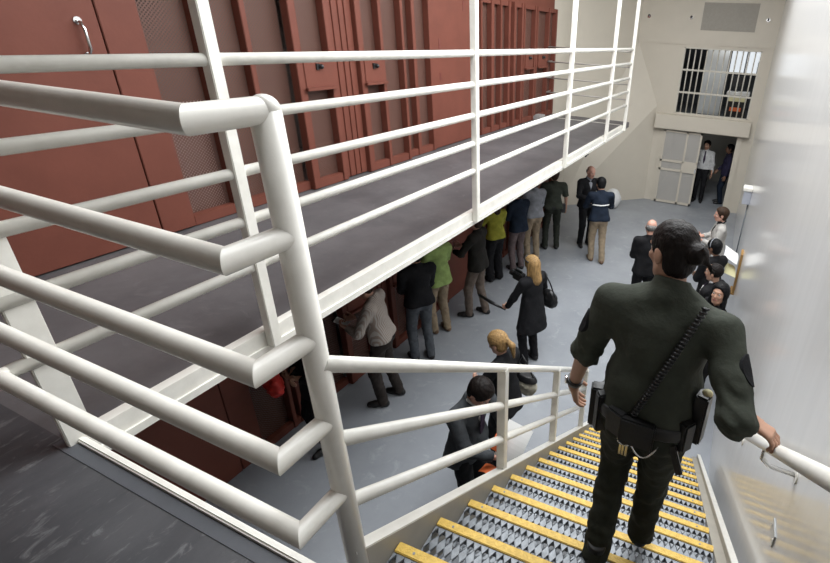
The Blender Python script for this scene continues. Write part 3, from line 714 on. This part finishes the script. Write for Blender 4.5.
    # ---- shoes
    for i in (0, 1):
        fy, fp = math.radians(foot_yaw[i]), math.radians(foot_pitch[i]); fd = A([-math.sin(fy)*math.cos(fp), math.cos(fy)*math.cos(fp), -math.sin(fp)]); un = unit(np.cross(np.cross(fd, A([0, 0, 1])), fd))
        b = ank[i]-A([0, 0, .08*s]); f = Field(b-.32*s, b+.32*s, .007)
        f.cone(b+un*.036*s-fd*.035*s, b+un*.036*s+fd*.10*s, .04*s, .043*s, .02).cone(b+un*.034*s+fd*.1*s, b+un*.03*s+fd*.165*s, .043*s, .036*s, .02).cone(b+un*.05*s, ank[i]+un*.03*s, .042*s, .045*s, .03)
        f.cut(b+un*.001, un); f.cut(ank[i]+un*.045*s, -un); field_obj('shoe', [f], shoe_c, root)
    # ---- top
    f = Field(lo, hi, vox); hw = hem_flare
    zt = hem
    f.ell(T((0, -.0, 1.29)), A([.176, .128, .19])*s, .05, Rt).ell(T((0, .0, 1.1)), A([.16, .12, .17])*s, .06, Rt)
    f.cone(T((0, 0, 1.1)), T((0, 0, hem+.06)), .13*s, (.14+hw)*s, .05)
    for sx in (-1, 1): f.cone(T((sx*.06, -.01, 1.1)), T((sx*(.078+hw*.3), -.024, hem+.02)), .11*s, (.132+hw*.6)*s, .04)
    if belly: f.ell(T((0, .06, 1.06)), A([.15, .11+belly, .15])*s, .05, Rt)
    f.cone(T((-.14, -.01, shz-.01)), T((.14, -.01, shz-.01)), .07*s, .07*s, .05)
    for i, sx in enumerate((-1, 1)):
        f.cone(T((sx*.015, -.015, 1.472)), T((sx*.13, -.012, shz+.003)), .056*s, .056*s, .04)
        sl = {'long': .97, 'short': .0, 'roll': .14}[sleeve]
        f.cone(sh[i], el[i] if sl else sh[i]+(el[i]-sh[i])*.85, .068*s, .056*s if sl else .066*s, .035)
        if sl: f.cone(el[i], el[i]+(wr[i]-el[i])*sl, .056*s, (.042 if sleeve == 'long' else .057)*s, .02)
    f.folds(folds*s, .11*s, 3)
    for i in (0, 1): f.folds(folds*1.6*s, .05*s, 7+i, el[i], .12*s)
    f.cut(T((0, 0, hem)), Rt @ A([0, 0, 1]), T((0, 0, hem))-A([.27, .3, .25])*s, T((0, 0, hem))+A([.27, .3, .06])*s) if True else None
    for i in (0, 1):
        if sleeve == 'long': q, n = wr[i]-unit(wr[i]-el[i])*.012*s, el[i]-wr[i]
        elif sleeve == 'roll': q, n = el[i]+(wr[i]-el[i])*.07, el[i]-wr[i]
        else: q, n = sh[i]+(el[i]-sh[i])*.82, sh[i]-el[i]
        f.cut(q, n, q-.085*s, q+.085*s)
        if sleeve == 'short': f.cut(q, n, el[i]-.09*s, el[i]+.09*s)
    pass
    # collar band
    f.cone(T((0, -.012, 1.47)), T((0, -.004, 1.522)), .07*s, .064*s, .012)
    f.cut(T((0, 0, 1.527)), Rt @ A([0, -.4, -1]), nb-.11*s+A([0, 0, .1*s]), nb+.2*s)
    t_ = field_obj(top or 'jacket', [f], top_c, root)
    if collar:      # open jacket front: shirt wedge and optional tie
        f = Field(T((0, .1, 1.35))-.25*s, T((0, .1, 1.35))+.25*s, .008)
        f.ell(T((0, .0, 1.29)), A([.172, .132, .185])*s, .03, Rt).cone(T((0, -.006, 1.45)), T((0, .002, 1.525)), .072*s, .067*s, .02)
        for sx in (-1, 1): f.cut(T((sx*.065, .1, 1.5)), Rt @ A([-sx*1, 0, .30]))
        f.cut(T((0, .02, 1.3)), Rt @ A([0, 1, .15])); f.cut(T((0, 0, 1.535)), Rt @ A([0, .3, -1]))
        so = field_obj('shirt_front', [f], collar[0], root)
        if collar[1]:
            g = MB(); 
            P = [T((0, .082, 1.49)), T((0, .118, 1.44)), T((0, .139, 1.35)), T((0, .142, 1.25)), T((0, .138, 1.14))]
            W_ = [.018, .016, .024, .03, .002]
            vs = []
            for p, w_ in zip(P, W_):
                for sx in (-1, 1):
                    for dy in (0, .008): vs.append(Vector(p+Rt @ A([sx*w_, dy, 0])*s))
            fc = []
            for i in range(4):
                a0, b0 = 4*i, 4*i+4; fc += [(a0+1, a0+3, b0+3, b0+1), (a0, b0, b0+2, a0+2), (a0, a0+1, b0+1, b0), (a0+2, b0+2, b0+3, a0+3)]
            g.poly(vs, fc).build('necktie', collar[1], root)
    root_info = dict(root=root, T=T, Hd=Hd, sh=sh, el=el, wr=wr, hip=hip, knee=knee, ank=ank, hc=hc, s=s, Rt=Rt, Rh=Rh)
    return root_info
def wpos(info, p):
    r = info['root']; return Vector(r.location)+Matrix.Rotation(r.rotation_euler.z, 3, 'Z') @ Vector(p)

DSUIT = fabric('charcoal_suit', (.055, .06, .066)); BLK = fabric('black', (.010, .010, .012)); NAVY = fabric('navy', (.012, .02, .037)); OLIVE = fabric('dark_olive', (.056, .063, .049)); OLIVED = fabric('deep_olive', (.030, .034, .026))
KHAKI = fabric('khaki', (.36, .28, .19)); TAUPE = fabric('taupe', (.18, .14, .115)); GREYT = fabric('grey_wool', (.10, .11, .125)); DKBROWN = fabric('dark_brown', (.045, .036, .032)); BEIGEJ = fabric('light_grey_jacket', (.52, .50, .47))
LIME = fabric('lime', (.33, .45, .15)); YELT = fabric('yellow', (.33, .32, .04)); GREYS_ = fabric('grey_shirt', (.30, .31, .34)); WSH = fabric('white_shirt', (.68, .68, .68)); MAUVE = fabric('mauve_brown', (.16, .12, .12)); TIE = fabric('dark_tie', (.05, .03, .06)); DKJ = fabric('brown_black', (.022, .02, .017))
PURP = fabric('purple', (.03, .026, .06)); STR = stripes('striped_shirt', (.50, .46, .42), (.34, .27, .23), 16, 'X'); BSHOE = mat('black_shoe_leather', (.012, .011, .011), .5, .2, 15); TSHOE = mat('tan_shoe_leather', (.16, .09, .05), .45, .2, 15); GSHOE = mat('grey_shoe', (.12, .11, .10), .6, .2, 15)

front = dict(armL=(-.10, .34, 1.12), armR=(.10, .33, 1.14), polL=(-1, -.6, -.6), polR=(1, -.6, -.6), handL=((.5, .8, .1), (.4, -.1, .8), (0, 0, 1)), handR=((-.5, .8, .1), (-.4, -.1, .8), (0, 0, 1)), curl=(.7, .7))
folded = dict(armL=(.02, .19, 1.10), armR=(-.02, .20, 1.13), polL=(-1, -.3, -.5), polR=(1, -.3, -.5), curl=(.5, .5))
hood = lambda y, h: None

# the officer on the stairs
off = person('person', 'officer in dark olive uniform with hair in a bun, stepping down the stairs', (-.145, 1.40), 0, 1.63, 'tan', 'uniform_shirt', OLIVE, OLIVED, BSHOE, 'dark', 'bun',
    armL=(-.315, .15, .78), armR=(.385, .035, .975), polL=(-.5, -1, -.1), polR=(.25, -.8, -.5), handL=((.1, .35, -1), (.9, .3, 0), (.2, 1, 0)), handR=((.85, -.25, -.2), (-.2, -.1, -1), (0, 1, -.1)), curl=(.3, .6),
    head=(50, 10), lean=4, twist=-4, pelvis=(.03, .02, -.07), feet=((-.07, -.05, .0), (.085, .17, -.07)), foot_pitch=(0, 18), foot_yaw=(6, 6), sleeve='roll', hem=.94, vox=.007, hv=.0028, width=1.08, folds=.005, hem_flare=-.03, head_s=.9, shz=1.385, base_z=ZL-2*RISE+.009)
red = person('person', 'person in black holding a red bundle under the near walkway, partly hidden by the railing', (-3.66, 2.84), 160, 1.66, 'tan', 'coat', BLK, BLK, BSHOE, 'dark', 'short', hem=.8, **folded)
stp = person('person', 'man in a pinstriped long-sleeved shirt writing on a notepad beneath the walkway', (-3.50, 3.74), 112, 1.78, 'fair', 'striped_shirt', STR, DKBROWN, BSHOE, 'brown', 'short', head=(0, 32), lean=6, feet=((-.11, .02, 0), (.12, -.12, 0)), hem=.96, **front)
blk = person('person', 'person in black sweater and grey trousers seen from behind under the walkway', (-3.62, 4.66), 58, 1.76, 'tan', 'sweater', BLK, GREYT, BSHOE, 'dark', 'short', head=(0, 10), width=1.08, hem=.93, feet=((-.11, 0, 0), (.11, -.05, 0)), **folded)
grn = person('person', 'man in a lime green polo shirt and khaki trousers under the walkway', (-3.78, 5.36), 70, 1.74, 'fair', 'polo_shirt', LIME, KHAKI, TSHOE, 'brown', 'short', sleeve='short', hem=.88, folds=.005, feet=((-.1, .02, 0), (.1, -.05, 0)), **folded)
djk = person('person', 'person in dark brown jacket and taupe trousers with black shoes pointing left', (-3.5, 6.04), 92, 1.80, 'fair', 'jacket', DKJ, TAUPE, BSHOE, 'brown', 'short', feet=((-.10, .10, 0), (.12, -.10, 0)), foot_yaw=(18, -8), **front)
yel = person('person', 'woman in bright yellow top and long black skirt under the walkway', (-3.84, 7.3), 62, 1.66, 'fair', 'yellow_top', YELT, BLK, BSHOE, 'brown', 'bob', sleeve='long', skirt=True, hem=.95, **front)
nvb = person('person', 'person in navy jacket and mauve brown trousers between the yellow top and the grey shirt', (-3.66, 7.92), 60, 1.72, 'fair', 'jacket', NAVY, MAUVE, BSHOE, 'brown', 'short', **folded)
gry = person('person', 'man in grey shirt and khaki trousers, back turned, next to the uniformed officer', (-3.6, 8.52), 50, 1.80, 'fair', 'shirt', GREYS_, KHAKI, GSHOE, 'brown', 'short', hem=.95, feet=((-.1, 0, 0), (.1, -.03, 0)), folds=.005, **folded)
of2 = person('person', 'stout officer in dark olive short-sleeved uniform with back turned near the far walkway end', (-3.45, 9.22), 32, 1.80, 'fair', 'uniform_shirt', OLIVE, OLIVED, BSHOE, 'brown', 'short', sleeve='short', width=1.15, hem=.95, armR=(.31, .12, .90), armL=(-.2, .3, 1.12), feet=((-.13, 0, 0), (.13, 0, 0)), foot_yaw=(14, -14))
bj = person('person', 'balding grey-haired man in open black jacket facing the man in navy', (-2.86, 9.80), -140, 1.84, 'pink', 'jacket', BLK, BLK, BSHOE, 'grey', 'rim', head=(12, 12), collar=(GREYS_, None), **front)
nv = person('person', 'man in navy windbreaker with a reflective back stripe and khaki trousers', (-2.36, 9.06), 30, 1.80, 'tan', 'windbreaker', NAVY, KHAKI, TSHOE, 'black', 'short', head=(0, 22), lean=4, width=1.12, feet=((-.08, .06, 0), (.12, -.1, 0)), hem=.92, **front)
cw = person('person', 'woman in long black coat with long blonde hair and sunglasses pushed up', (-2.2, 5.28), 66, 1.67, 'fair', 'coat', BLK, BLK, BSHOE, 'blonde', 'long', head=(0, 8), armL=(-.26, .26, .93), armR=(.18, .30, 1.2), polL=(-1, -1, 0), hem=.62, hem_flare=.05, handL=((-.1, .9, -.3), (.8, 0, -.3), (0, .3, 1)), curl=(.9, .7))
pt = person('person', 'blonde woman with ponytail in black jacket standing beyond the stair rail', (-1.72, 3.52), 80, 1.66, 'fair', 'jacket', BLK, BLK, BSHOE, 'blonde', 'ponytail', head=(5, 14), lean=5, armL=(-.12, .32, 1.1), armR=(.16, .25, 1.0), polL=(-1, -.6, -.5), hem=.80)
sd_ = person('person', 'man in charcoal suit bending his head over papers beside the stairs', (-1.74, 2.78), -100, 1.76, 'pink', 'suit_jacket', DSUIT, BLK, BSHOE, 'dark', 'short', head=(4, 34), lean=7, armL=(-.06, .40, 1.14), armR=(.08, .38, 1.08), polL=(-1, -.5, -.6), polR=(1, -.5, -.6), handL=((.4, .8, 0), (.5, 0, .7), (0, 0, 1)), handR=((-.4, .8, 0), (-.5, 0, .7), (0, 0, 1)), curl=(.6, .6), hem=.80, width=1.12, collar=(WSH, TIE), belly=.02)
b2 = person('person', 'bald man in black jacket half hidden by the stair officer\'s head', (-1.02, 7.2), 20, 1.78, 'pink', 'jacket', BLK, BLK, BSHOE, 'grey', 'rim', head=(-20, 15), **folded)
bg = person('person', 'brown-haired man in light grey jacket with a camera, standing near the right wall', (-.02, 8.5), 98, 1.77, 'pink', 'jacket', BEIGEJ, DKBROWN, BSHOE, 'brown', 'short', head=(0, 4), width=1.12, belly=.03, hem=.85, collar=(BLK, None), **{**front, 'armL': (-.08, .25, 1.16), 'armR': (.10, .25, 1.18)})
hsx = person('person', 'dark-haired person in black jacket wearing a headband, behind the grey-jacketed man', (.0, 7.0), 48, 1.72, 'brown', 'jacket', BLK, BLK, BSHOE, 'black', 'short', head=(5, 14), collar=(WSH, None), **folded)
st2 = person('person', 'man in black suit and white collar with receding dark hair near the right wall', (.06, 6.05), 62, 1.75, 'tan', 'suit_jacket', BLK, BLK, BSHOE, 'dark', 'recede', head=(10, 6), collar=(WSH, TIE), **folded)
wo = person('person', 'dark-haired woman in black by the right wall with her face turned to the stairs', (.14, 5.40), 122, 1.79, 'tan', 'jacket', BLK, BLK, BSHOE, 'black', 'bob', head=(36, -12), **folded)
dm = person('person', 'man in white shirt and dark tie standing in the far doorway', (-.86, 14.7), 178, 1.80, 'tan', 'shirt', WSH, BLK, BSHOE, 'dark', 'short', collar=(WSH, TIE), hem=.98, head=(-6, 2))
d2 = person('person', 'person in dark purple jacket at the right edge of the far doorway', (-.22, 14.85), 100, 1.74, 'brown', 'jacket', PURP, NAVY, BSHOE, 'black', 'short', armR=(.2, .2, .95))

# ---- what they wear and carry
def local_mb(): return MB()
def V3(p): return Vector([float(q) for q in p])
# officer: belt and kit
oT, oR = off['T'], off['root']
f = Field(oT((0, 0, .98))-.3, oT((0, 0, .98))+.3, .006)
f.ell(oT((0, -.005, .99)), (.182, .138, .16), .02); f.cone(oT((-.06, -.012, .98)), oT((.06, -.012, .98)), .125, .125, .03)
f.cut(oT((0, 0, .955)), off['Rt'] @ np.array([0, 0, 1])); f.cut(oT((0, 0, 1.008)), off['Rt'] @ np.array([0, 0, -1]))
belt = field_obj('duty_belt', [f], BLACK, oR)
def at_belt(a, r=.0, z=.98):      # angle round the waist, 0 = back centre, + to her right
    x = math.sin(a)*(.182+r); y = -math.cos(a)*(.138+r)
    return V3(oT((x/1.1, y, z)))
def beltbox(name, a, sz, m, z=.98, dz=0, par=None):
    p = at_belt(a, sz[1]/2, z); return MB().box(p-Vector(sz)/2+Vector((0, 0, dz)), p+Vector(sz)/2+Vector((0, 0, dz)), .006, Matrix.Rotation(a, 3, 'Z')).build(name, m, par or oR)
beltbox('holster', -1.35, (.05, .05, .18), BLACK, dz=-.05); beltbox('baton_holder', -.95, (.04, .04, .17), BLACK, dz=-.03)
beltbox('belt_pouch', -.45, (.07, .035, .10), BLACK, dz=-.01); beltbox('belt_pouch', .0, (.12, .03, .11), BLACK, dz=-.02); beltbox('belt_pouch', .95, (.05, .04, .12), BLACK, dz=.0)
rd = beltbox('radio', 1.3, (.055, .045, .20), BLACKP, dz=.06)
p = at_belt(1.3, .03, 1.12); MB().ball(p+Vector((0, 0, .03)), (.018, .018, .012), 10).build('radio_knob', YPAPER, rd)
for a in (.42, .55, .68): MB().disc(at_belt(a, .0, .985), (math.sin(a), -math.cos(a), 0), .012, .008, 12).build('brass_keeper', BRASS, belt)
for a in (-.25, -.7): MB().disc(at_belt(a, .0, .975), (math.sin(a), -math.cos(a), 0), .008, .01, 10).build('snap', STEEL, belt)
p = at_belt(-.2, .02, .93); kr = MB()
kr.tube([p+Vector((math.cos(t)*.022, 0, math.sin(t)*.022-.02)) for t in np.linspace(0, 2*PI, 17)], .0035, 8)
for dx in (-.01, .0, .012): kr.box(p+Vector((dx-.004, -.004, -.085)), p+Vector((dx+.004, .0, -.04)))
kr.build('key_ring', STEEL, oR)
MB().tube([at_belt(a, .012+.01*math.sin((a+.6)/1.1*PI), .965-.10*math.sin((a+.2)/.75*PI)) for a in np.linspace(-.2, .55, 14)], .0035, 8).build('key_chain', STEEL, oR)
p = at_belt(.8, .03, .95); MB().box(p+Vector((-.012, -.01, -.13)), p+Vector((.012, .01, 0)), .004, Matrix.Rotation(math.radians(-20), 3, 'Y')).build('belt_strap', BLACK, oR)
# coiled cord across her back
A0, A1 = np.array((.125, -.02, 1.50)), np.array((-.02, -.150, 1.12))
core = []
for t in np.linspace(0, 1, 40):
    x = .125-.15*t; z = 1.487-.47*t; y = -.076-.062*math.sin(min(1, t*1.15)*PI*.62)-.006
    core.append(V3(oT((x, y, z))))
pts = []; N = 34*10
for i in range(N+1):
    t = i/N*39; j = min(38, int(t)); q = core[j].lerp(core[j+1], t-j); d = (core[j+1]-core[j]).normalized(); u = d.cross(Vector((0, 1, 0))).normalized(); w_ = d.cross(u)
    an = 2*PI*i/10; pts.append(q+(u*math.cos(an)+w_*math.sin(an))*.0085)
cc = MB().tube(pts, .0042, 6); cc.tube(core, .007, 8); cc.build('coiled_radio_cord', BLACKP, oR)
# sleeve patch, watch
e, s_ = off['el'], off['sh']
for i in (0, 1):
    q = V3(s_[i]*.52+e[i]*.48); ou = Vector((-1, -.15, .1) if i == 0 else (1, -.35, .15)).normalized(); ax = V3(e[i]-s_[i]).normalized(); ou = (ou-ax*ou.dot(ax)).normalized(); tt = ax.cross(ou)
    mb = MB(); ring = [q+ou*(.064-.0135*abs(math.cos(a_))**2)+ax*.05*math.sin(a_)+tt*.040*math.cos(a_) for a_ in np.linspace(0, 2*PI, 25)[:-1]]; ring2 = [r_-ou*.012 for r_ in ring]
    vs = [mb.bm.verts.new(r_) for r_ in ring]; v2 = [mb.bm.verts.new(r_) for r_ in ring2]; cv = mb.bm.verts.new(q+ou*.066)
    for k in range(24): mb.bm.faces.new((vs[k], vs[(k+1) % 24], cv)); mb.bm.faces.new((vs[k], v2[k], v2[(k+1) % 24], vs[(k+1) % 24]))
    mb.build('sleeve_patch', BLK, oR)
q = V3(off['wr'][0]*.85+e[0]*.15); ax = V3(off['wr'][0]-e[0]).normalized()
wa = MB().tube([q-ax*.012, q+ax*.012], .034, 20).build('wristwatch', BLACKP, oR); MB().disc(q+Vector((-.03, -.012, 0)), (-1, -.3, 0), .017, .01, 16).build('watch_face', STEEL, wa)
# far officer's belt and radio
tT = of2['T']
f = Field(tT((0, 0, .98))-.35, tT((0, 0, .98))+.35, .01); f.ell(tT((0, -.005, .99)), (.205, .15, .17), .02); f.cut(tT((0, 0, .955)), (0, 0, 1)); f.cut(tT((0, 0, 1.01)), (0, 0, -1)); field_obj('duty_belt', [f], BLACK, of2['root'])
MB().box(V3(tT((.15, -.10, .86))), V3(tT((.22, -.02, 1.05))), .008).build('radio', BLACKP, of2['root'])
# navy jacket stripe
nT = nv['T']; f = Field(nT((0, 0, 1.26))-.3, nT((0, 0, 1.26))+.3, .008); f.ell(nT((0, 0, 1.29)), np.array([.2, .141, .19]), .05, nv['Rt']).ell(nT((0, .0, 1.1)), np.array([.16, .13, .17]), .06, nv['Rt'])
f.cut(nT((0, 0, 1.235)), nv['Rt'] @ np.array([0, 0, 1])); f.cut(nT((0, 0, 1.262)), nv['Rt'] @ np.array([0, 0, -1])); f.cut(nT((0, -.05, 1.2)), (0, -1, 0)); field_obj('back_stripe', [f], PAPER, nv['root'])
# sunglasses on the blonde woman's hair, headband
cH = cw['Hd']; MB().tube([V3(cH((.098*math.cos(a_), -.02+.105*math.sin(a_), .075+.03*math.sin(a_)))) for a_ in np.linspace(-.3, PI+.3, 20)], .008, 8).build('sunglasses', BLACKP, cw['root'])
hH = hsx['Hd']; MB().tube([V3(hH((.098*math.cos(a_), -.012, .03+.106*math.sin(a_)))) for a_ in np.linspace(0, PI, 20)], .008, 8).build('headband', GREYS_, hsx['root'])
gH = bg['Hd']; MB().tube([V3(gH(p)) for p in ((-.06, .02, -.13), (-.075, -.05, -.11), (0, -.09, -.10), (.075, -.05, -.11), (.06, .02, -.13))], .01, 8).build('camera_strap', BLK, bg['root'])
kT = bj['T']

def held(name, label, cat, info, p, rot=0): return thing(name, label, cat, wpos(info, p), info['root'].rotation_euler.z+math.radians(rot))
def mid(info): return (info['wr'][0]+info['wr'][1])/2
# red bundle
q = mid(red); rb = held('red_bundle', 'red folded bundle held by the person in black under the walkway', 'bundle', red, q+np.array([.05, .16, -.02]))
f = Field((-.2, -.15, -.2), (.2, .15, .2), .008); f.ell((0, 0, 0), (.15, .08, .13), .02).ell((.05, .02, .06), (.1, .07, .08), .03); f.folds(.008, .08, 2); field_obj('cloth', [f], REDCL, rb)
# notepad and pen
q = mid(stp); npd = held('notepad', 'white notepad in the striped-shirt man\'s hands', 'notepad', stp, q+np.array([-.02, .10, .02]))
MB().box((-.055, -.08, -.006), (.055, .08, .006), .002, Matrix.Rotation(.4, 3, 'X')).build('pages', PAPER, npd); MB().tube([(-.055, .08, .04), (.055, .08, .04)], .008, 8).build('binding', BLACKP, npd)
# long dark folded umbrella / stick in the coat woman's hand
w0 = cw['wr'][0]; um = held('black_umbrella', 'short black folded umbrella held out by the woman in the long coat', 'umbrella', cw, w0+np.array([-.03, .10, -.04]), 0)
MB().tube([(.0, .0, 0), (-.04, .16, .02), (-.08, .40, .05)], [.016, .026, .02], 10).build('canopy_roll', BLACKP, um); MB().tube([(0, 0, 0), (.02, -.08, -.01)], .012, 8).build('grip', BLACK, um)
# shoulder bags
sb = thing('shoulder_bag', 'black shoulder bag hanging on the right side of the woman in the long coat', 'bag', wpos(cw, (.27, -.06, .98)), cw['root'].rotation_euler.z)
f = Field((-.12, -.2, -.2), (.12, .2, .2), .008); f.ell((0, 0, 0), (.075, .16, .13), .02).ell((0, 0, .05), (.06, .14, .1), .02); f.folds(.004, .07, 4); field_obj('bag_body', [f], BLACK, sb)
MB().tube([(-.01, -.13, .08), (-.07, -.08, .3), (-.1, .0, .44), (-.07, .07, .3), (-.01, .13, .08)], .010, 8).build('strap', BLACK, sb)
cmr = held('video_camera', 'small black video camera raised in front of the woman in the long coat', 'camera', cw, cw['wr'][1]+np.array([-.06, .12, .06]))
MB().box((-.05, -.09, -.06), (.05, .10, .06), .012).build('body', BLACKP, cmr); MB().tube([(0, .1, 0), (0, .17, 0)], [.04, .045], 16).build('lens', BLACKP, cmr); MB().box((-.012, -.06, .06), (.012, .08, .095), .004).build('carry_handle', BLACKP, cmr)
tb = thing('tote_bag', 'pale canvas and black tote bag at the ponytailed woman\'s elbow', 'bag', wpos(pt, (.28, -.06, .94)), pt['root'].rotation_euler.z)
TOTE = fabric('pale_canvas', (.50, .47, .38))
f = Field((-.14, -.2, -.2), (.14, .2, .2), .008); f.ell((0, 0, -.02), (.08, .15, .14), .02); f.folds(.006, .08, 9); f.cut((0, 0, .08), (0, 0, -1)); field_obj('bag_body', [f], TOTE, tb)
f = Field((-.14, -.2, -.0), (.14, .2, .2), .008); f.ell((0, 0, -.0), (.088, .158, .15), .02); f.cut((0, 0, .055), (0, 0, 1)); f.cut((0, 0, .12), (0, 0, -1)); field_obj('top_flap', [f], BLACK, tb)
MB().tube([(-.0, -.1, .1), (-.05, -.06, .28), (-.08, 0, .40), (-.05, .06, .28), (-.0, .1, .1)], .009, 8).build('strap', BLACK, tb)
# papers of the suited man
q = mid(sd_)
def sheet(name, label, cat, pos, rz_, tilt, w_, l_, m, roll_=0):
    o = thing(name, label, cat, pos, rz_); mb = MB(); n = 8; vs = []
    for zt in (0, .0016):
        for i in range(n+1):
            for sx in (-1, 1):
                y = l_*(i/n-.5); vs.append(Vector((sx*w_/2, y, zt+.02*math.sin(i/n*PI))))
    fc = []
    for i in range(n):
        a_ = 2*i; b_ = 2*(n+1)+2*i; fc += [(a_, a_+2, a_+3, a_+1), (b_, b_+1, b_+3, b_+2), (a_, b_, b_+2, a_+2), (a_+1, a_+3, b_+3, b_+1)]
    fc += [(0, 1, 2*(n+1)+1, 2*(n+1)), (2*n, 2*n+2*(n+1), 2*n+2*(n+1)+1, 2*n+1)]
    R_ = Matrix.Rotation(math.radians(tilt), 3, 'X') @ Matrix.Rotation(math.radians(roll_), 3, 'Y')
    ob = mb.poly([R_ @ v_ for v_ in vs], fc).build('page', m, o); return o
hz_ = sd_['root'].rotation_euler.z
sheet('paper_sheaf', 'open white papers held upright by the man in the charcoal suit', 'papers', wpos(sd_, q+np.array([.05, .17, .22])), hz_+PI/2, 48, .24, .30, PAPER)
sheet('paper_sheaf', 'lower white sheet beneath the upright papers of the charcoal-suited man', 'papers', wpos(sd_, q+np.array([.03, .19, -.03])), hz_+.2, 15, .20, .26, PAPER)
sheet('orange_folder', 'orange folder beside the upright papers of the charcoal-suited man', 'folder', wpos(sd_, q+np.array([.12, .08, .24])), hz_+PI/2, 50, .10, .16, ORANGE)
sheet('orange_booklet', 'small orange booklet held low by the charcoal-suited man', 'booklet', wpos(sd_, q+np.array([.14, -.02, -.13])), hz_, 10, .10, .14, ORANGE)
# cameras
q = mid(bg); cb = held('stills_camera', 'black stills camera in the hands of the grey-jacketed man', 'camera', bg, q+np.array([0, .12, .02]))
MB().box((-.07, -.035, -.045), (.07, .035, .045), .01).box((-.025, -.03, .045), (.025, .03, .07), .006).build('body', BLACKP, cb); MB().tube([(0, .035, 0), (0, .12, 0)], [.036, .04], 16).build('lens', BLACKP, cb)
q = mid(bj); cj = held('stills_camera', 'black camera in the hands of the balding man in the black jacket', 'camera', bj, q+np.array([0, .12, .02]))
MB().box((-.07, -.035, -.045), (.07, .035, .045), .01).box((-.025, -.03, .045), (.025, .03, .07), .006).build('body', BLACKP, cj); MB().tube([(0, .035, 0), (0, .10, 0)], [.036, .04], 16).build('lens', BLACKP, cj)
# lanyard
MB().tube([V3(st2['T'](p)) for p in ((-.10, .09, 1.46), (-.07, .135, 1.35), (-.02, .15, 1.18))], .006, 6).build('lanyard', PAPER, st2['root'])
# papers on the wall rack
sheet('paper_sheet', 'white sheet sticking out of the wooden wall rack', 'paper', (wallx(7.4)-.17, 7.35, 1.42), .0, 12, .24, .30, PAPER, 30)
sheet('paper_sheet', 'pale yellow sheet sticking out low from the wooden wall rack', 'paper', (wallx(7.4)-.15, 7.25, 1.22), .2, 25, .20, .24, YPAPER, 25)
#PE#

# ------------------------------------------------------------------ light
def area(name, loc, sx, sy, e, col=(1, 1, 1), rot=(0, 0, 0)):
    l = bpy.data.lights.new(name, 'AREA'); l.shape = 'RECTANGLE'; l.size = sx; l.size_y = sy; l.energy = e; l.color = col
    o = bpy.data.objects.new(name, l); C.objects.link(o); o.location = loc; o.rotation_euler = rot
    return o
area('skylight', (-1.05, 5.9, ZC-.05), 2.5, 8.8, 680, (.95, .98, 1))
area('side_fill_light', (.22, 6.0, 6.0), 1.0, 7, 75, (.95, .98, 1), (0, math.radians(68), 0))  # added fill from the right for rails and cell fronts; no window here
l = bpy.data.lights.new('corridor_lamp', 'POINT'); l.energy = 4; l.shadow_soft_size = .15; o = bpy.data.objects.new('corridor_lamp', l); C.objects.link(o); o.location = (-1.2, 16.3, 2.1)
l = bpy.data.lights.new('control_room_lamp', 'POINT'); l.energy = 30; l.shadow_soft_size = .2; o = bpy.data.objects.new('control_room_lamp', l); C.objects.link(o); o.location = (-.7, 14.9, 4.6)
w = bpy.data.worlds.new('world'); SC.world = w; w.use_nodes = True
w.node_tree.nodes['Background'].inputs[0].default_value = (.6, .65, .7, 1); w.node_tree.nodes['Background'].inputs[1].default_value = .3
SC.view_settings.view_transform = 'Standard'; SC.view_settings.look = 'None'; SC.view_settings.gamma = 1; SC.view_settings.exposure = -.13
SC.view_settings.use_curve_mapping = False
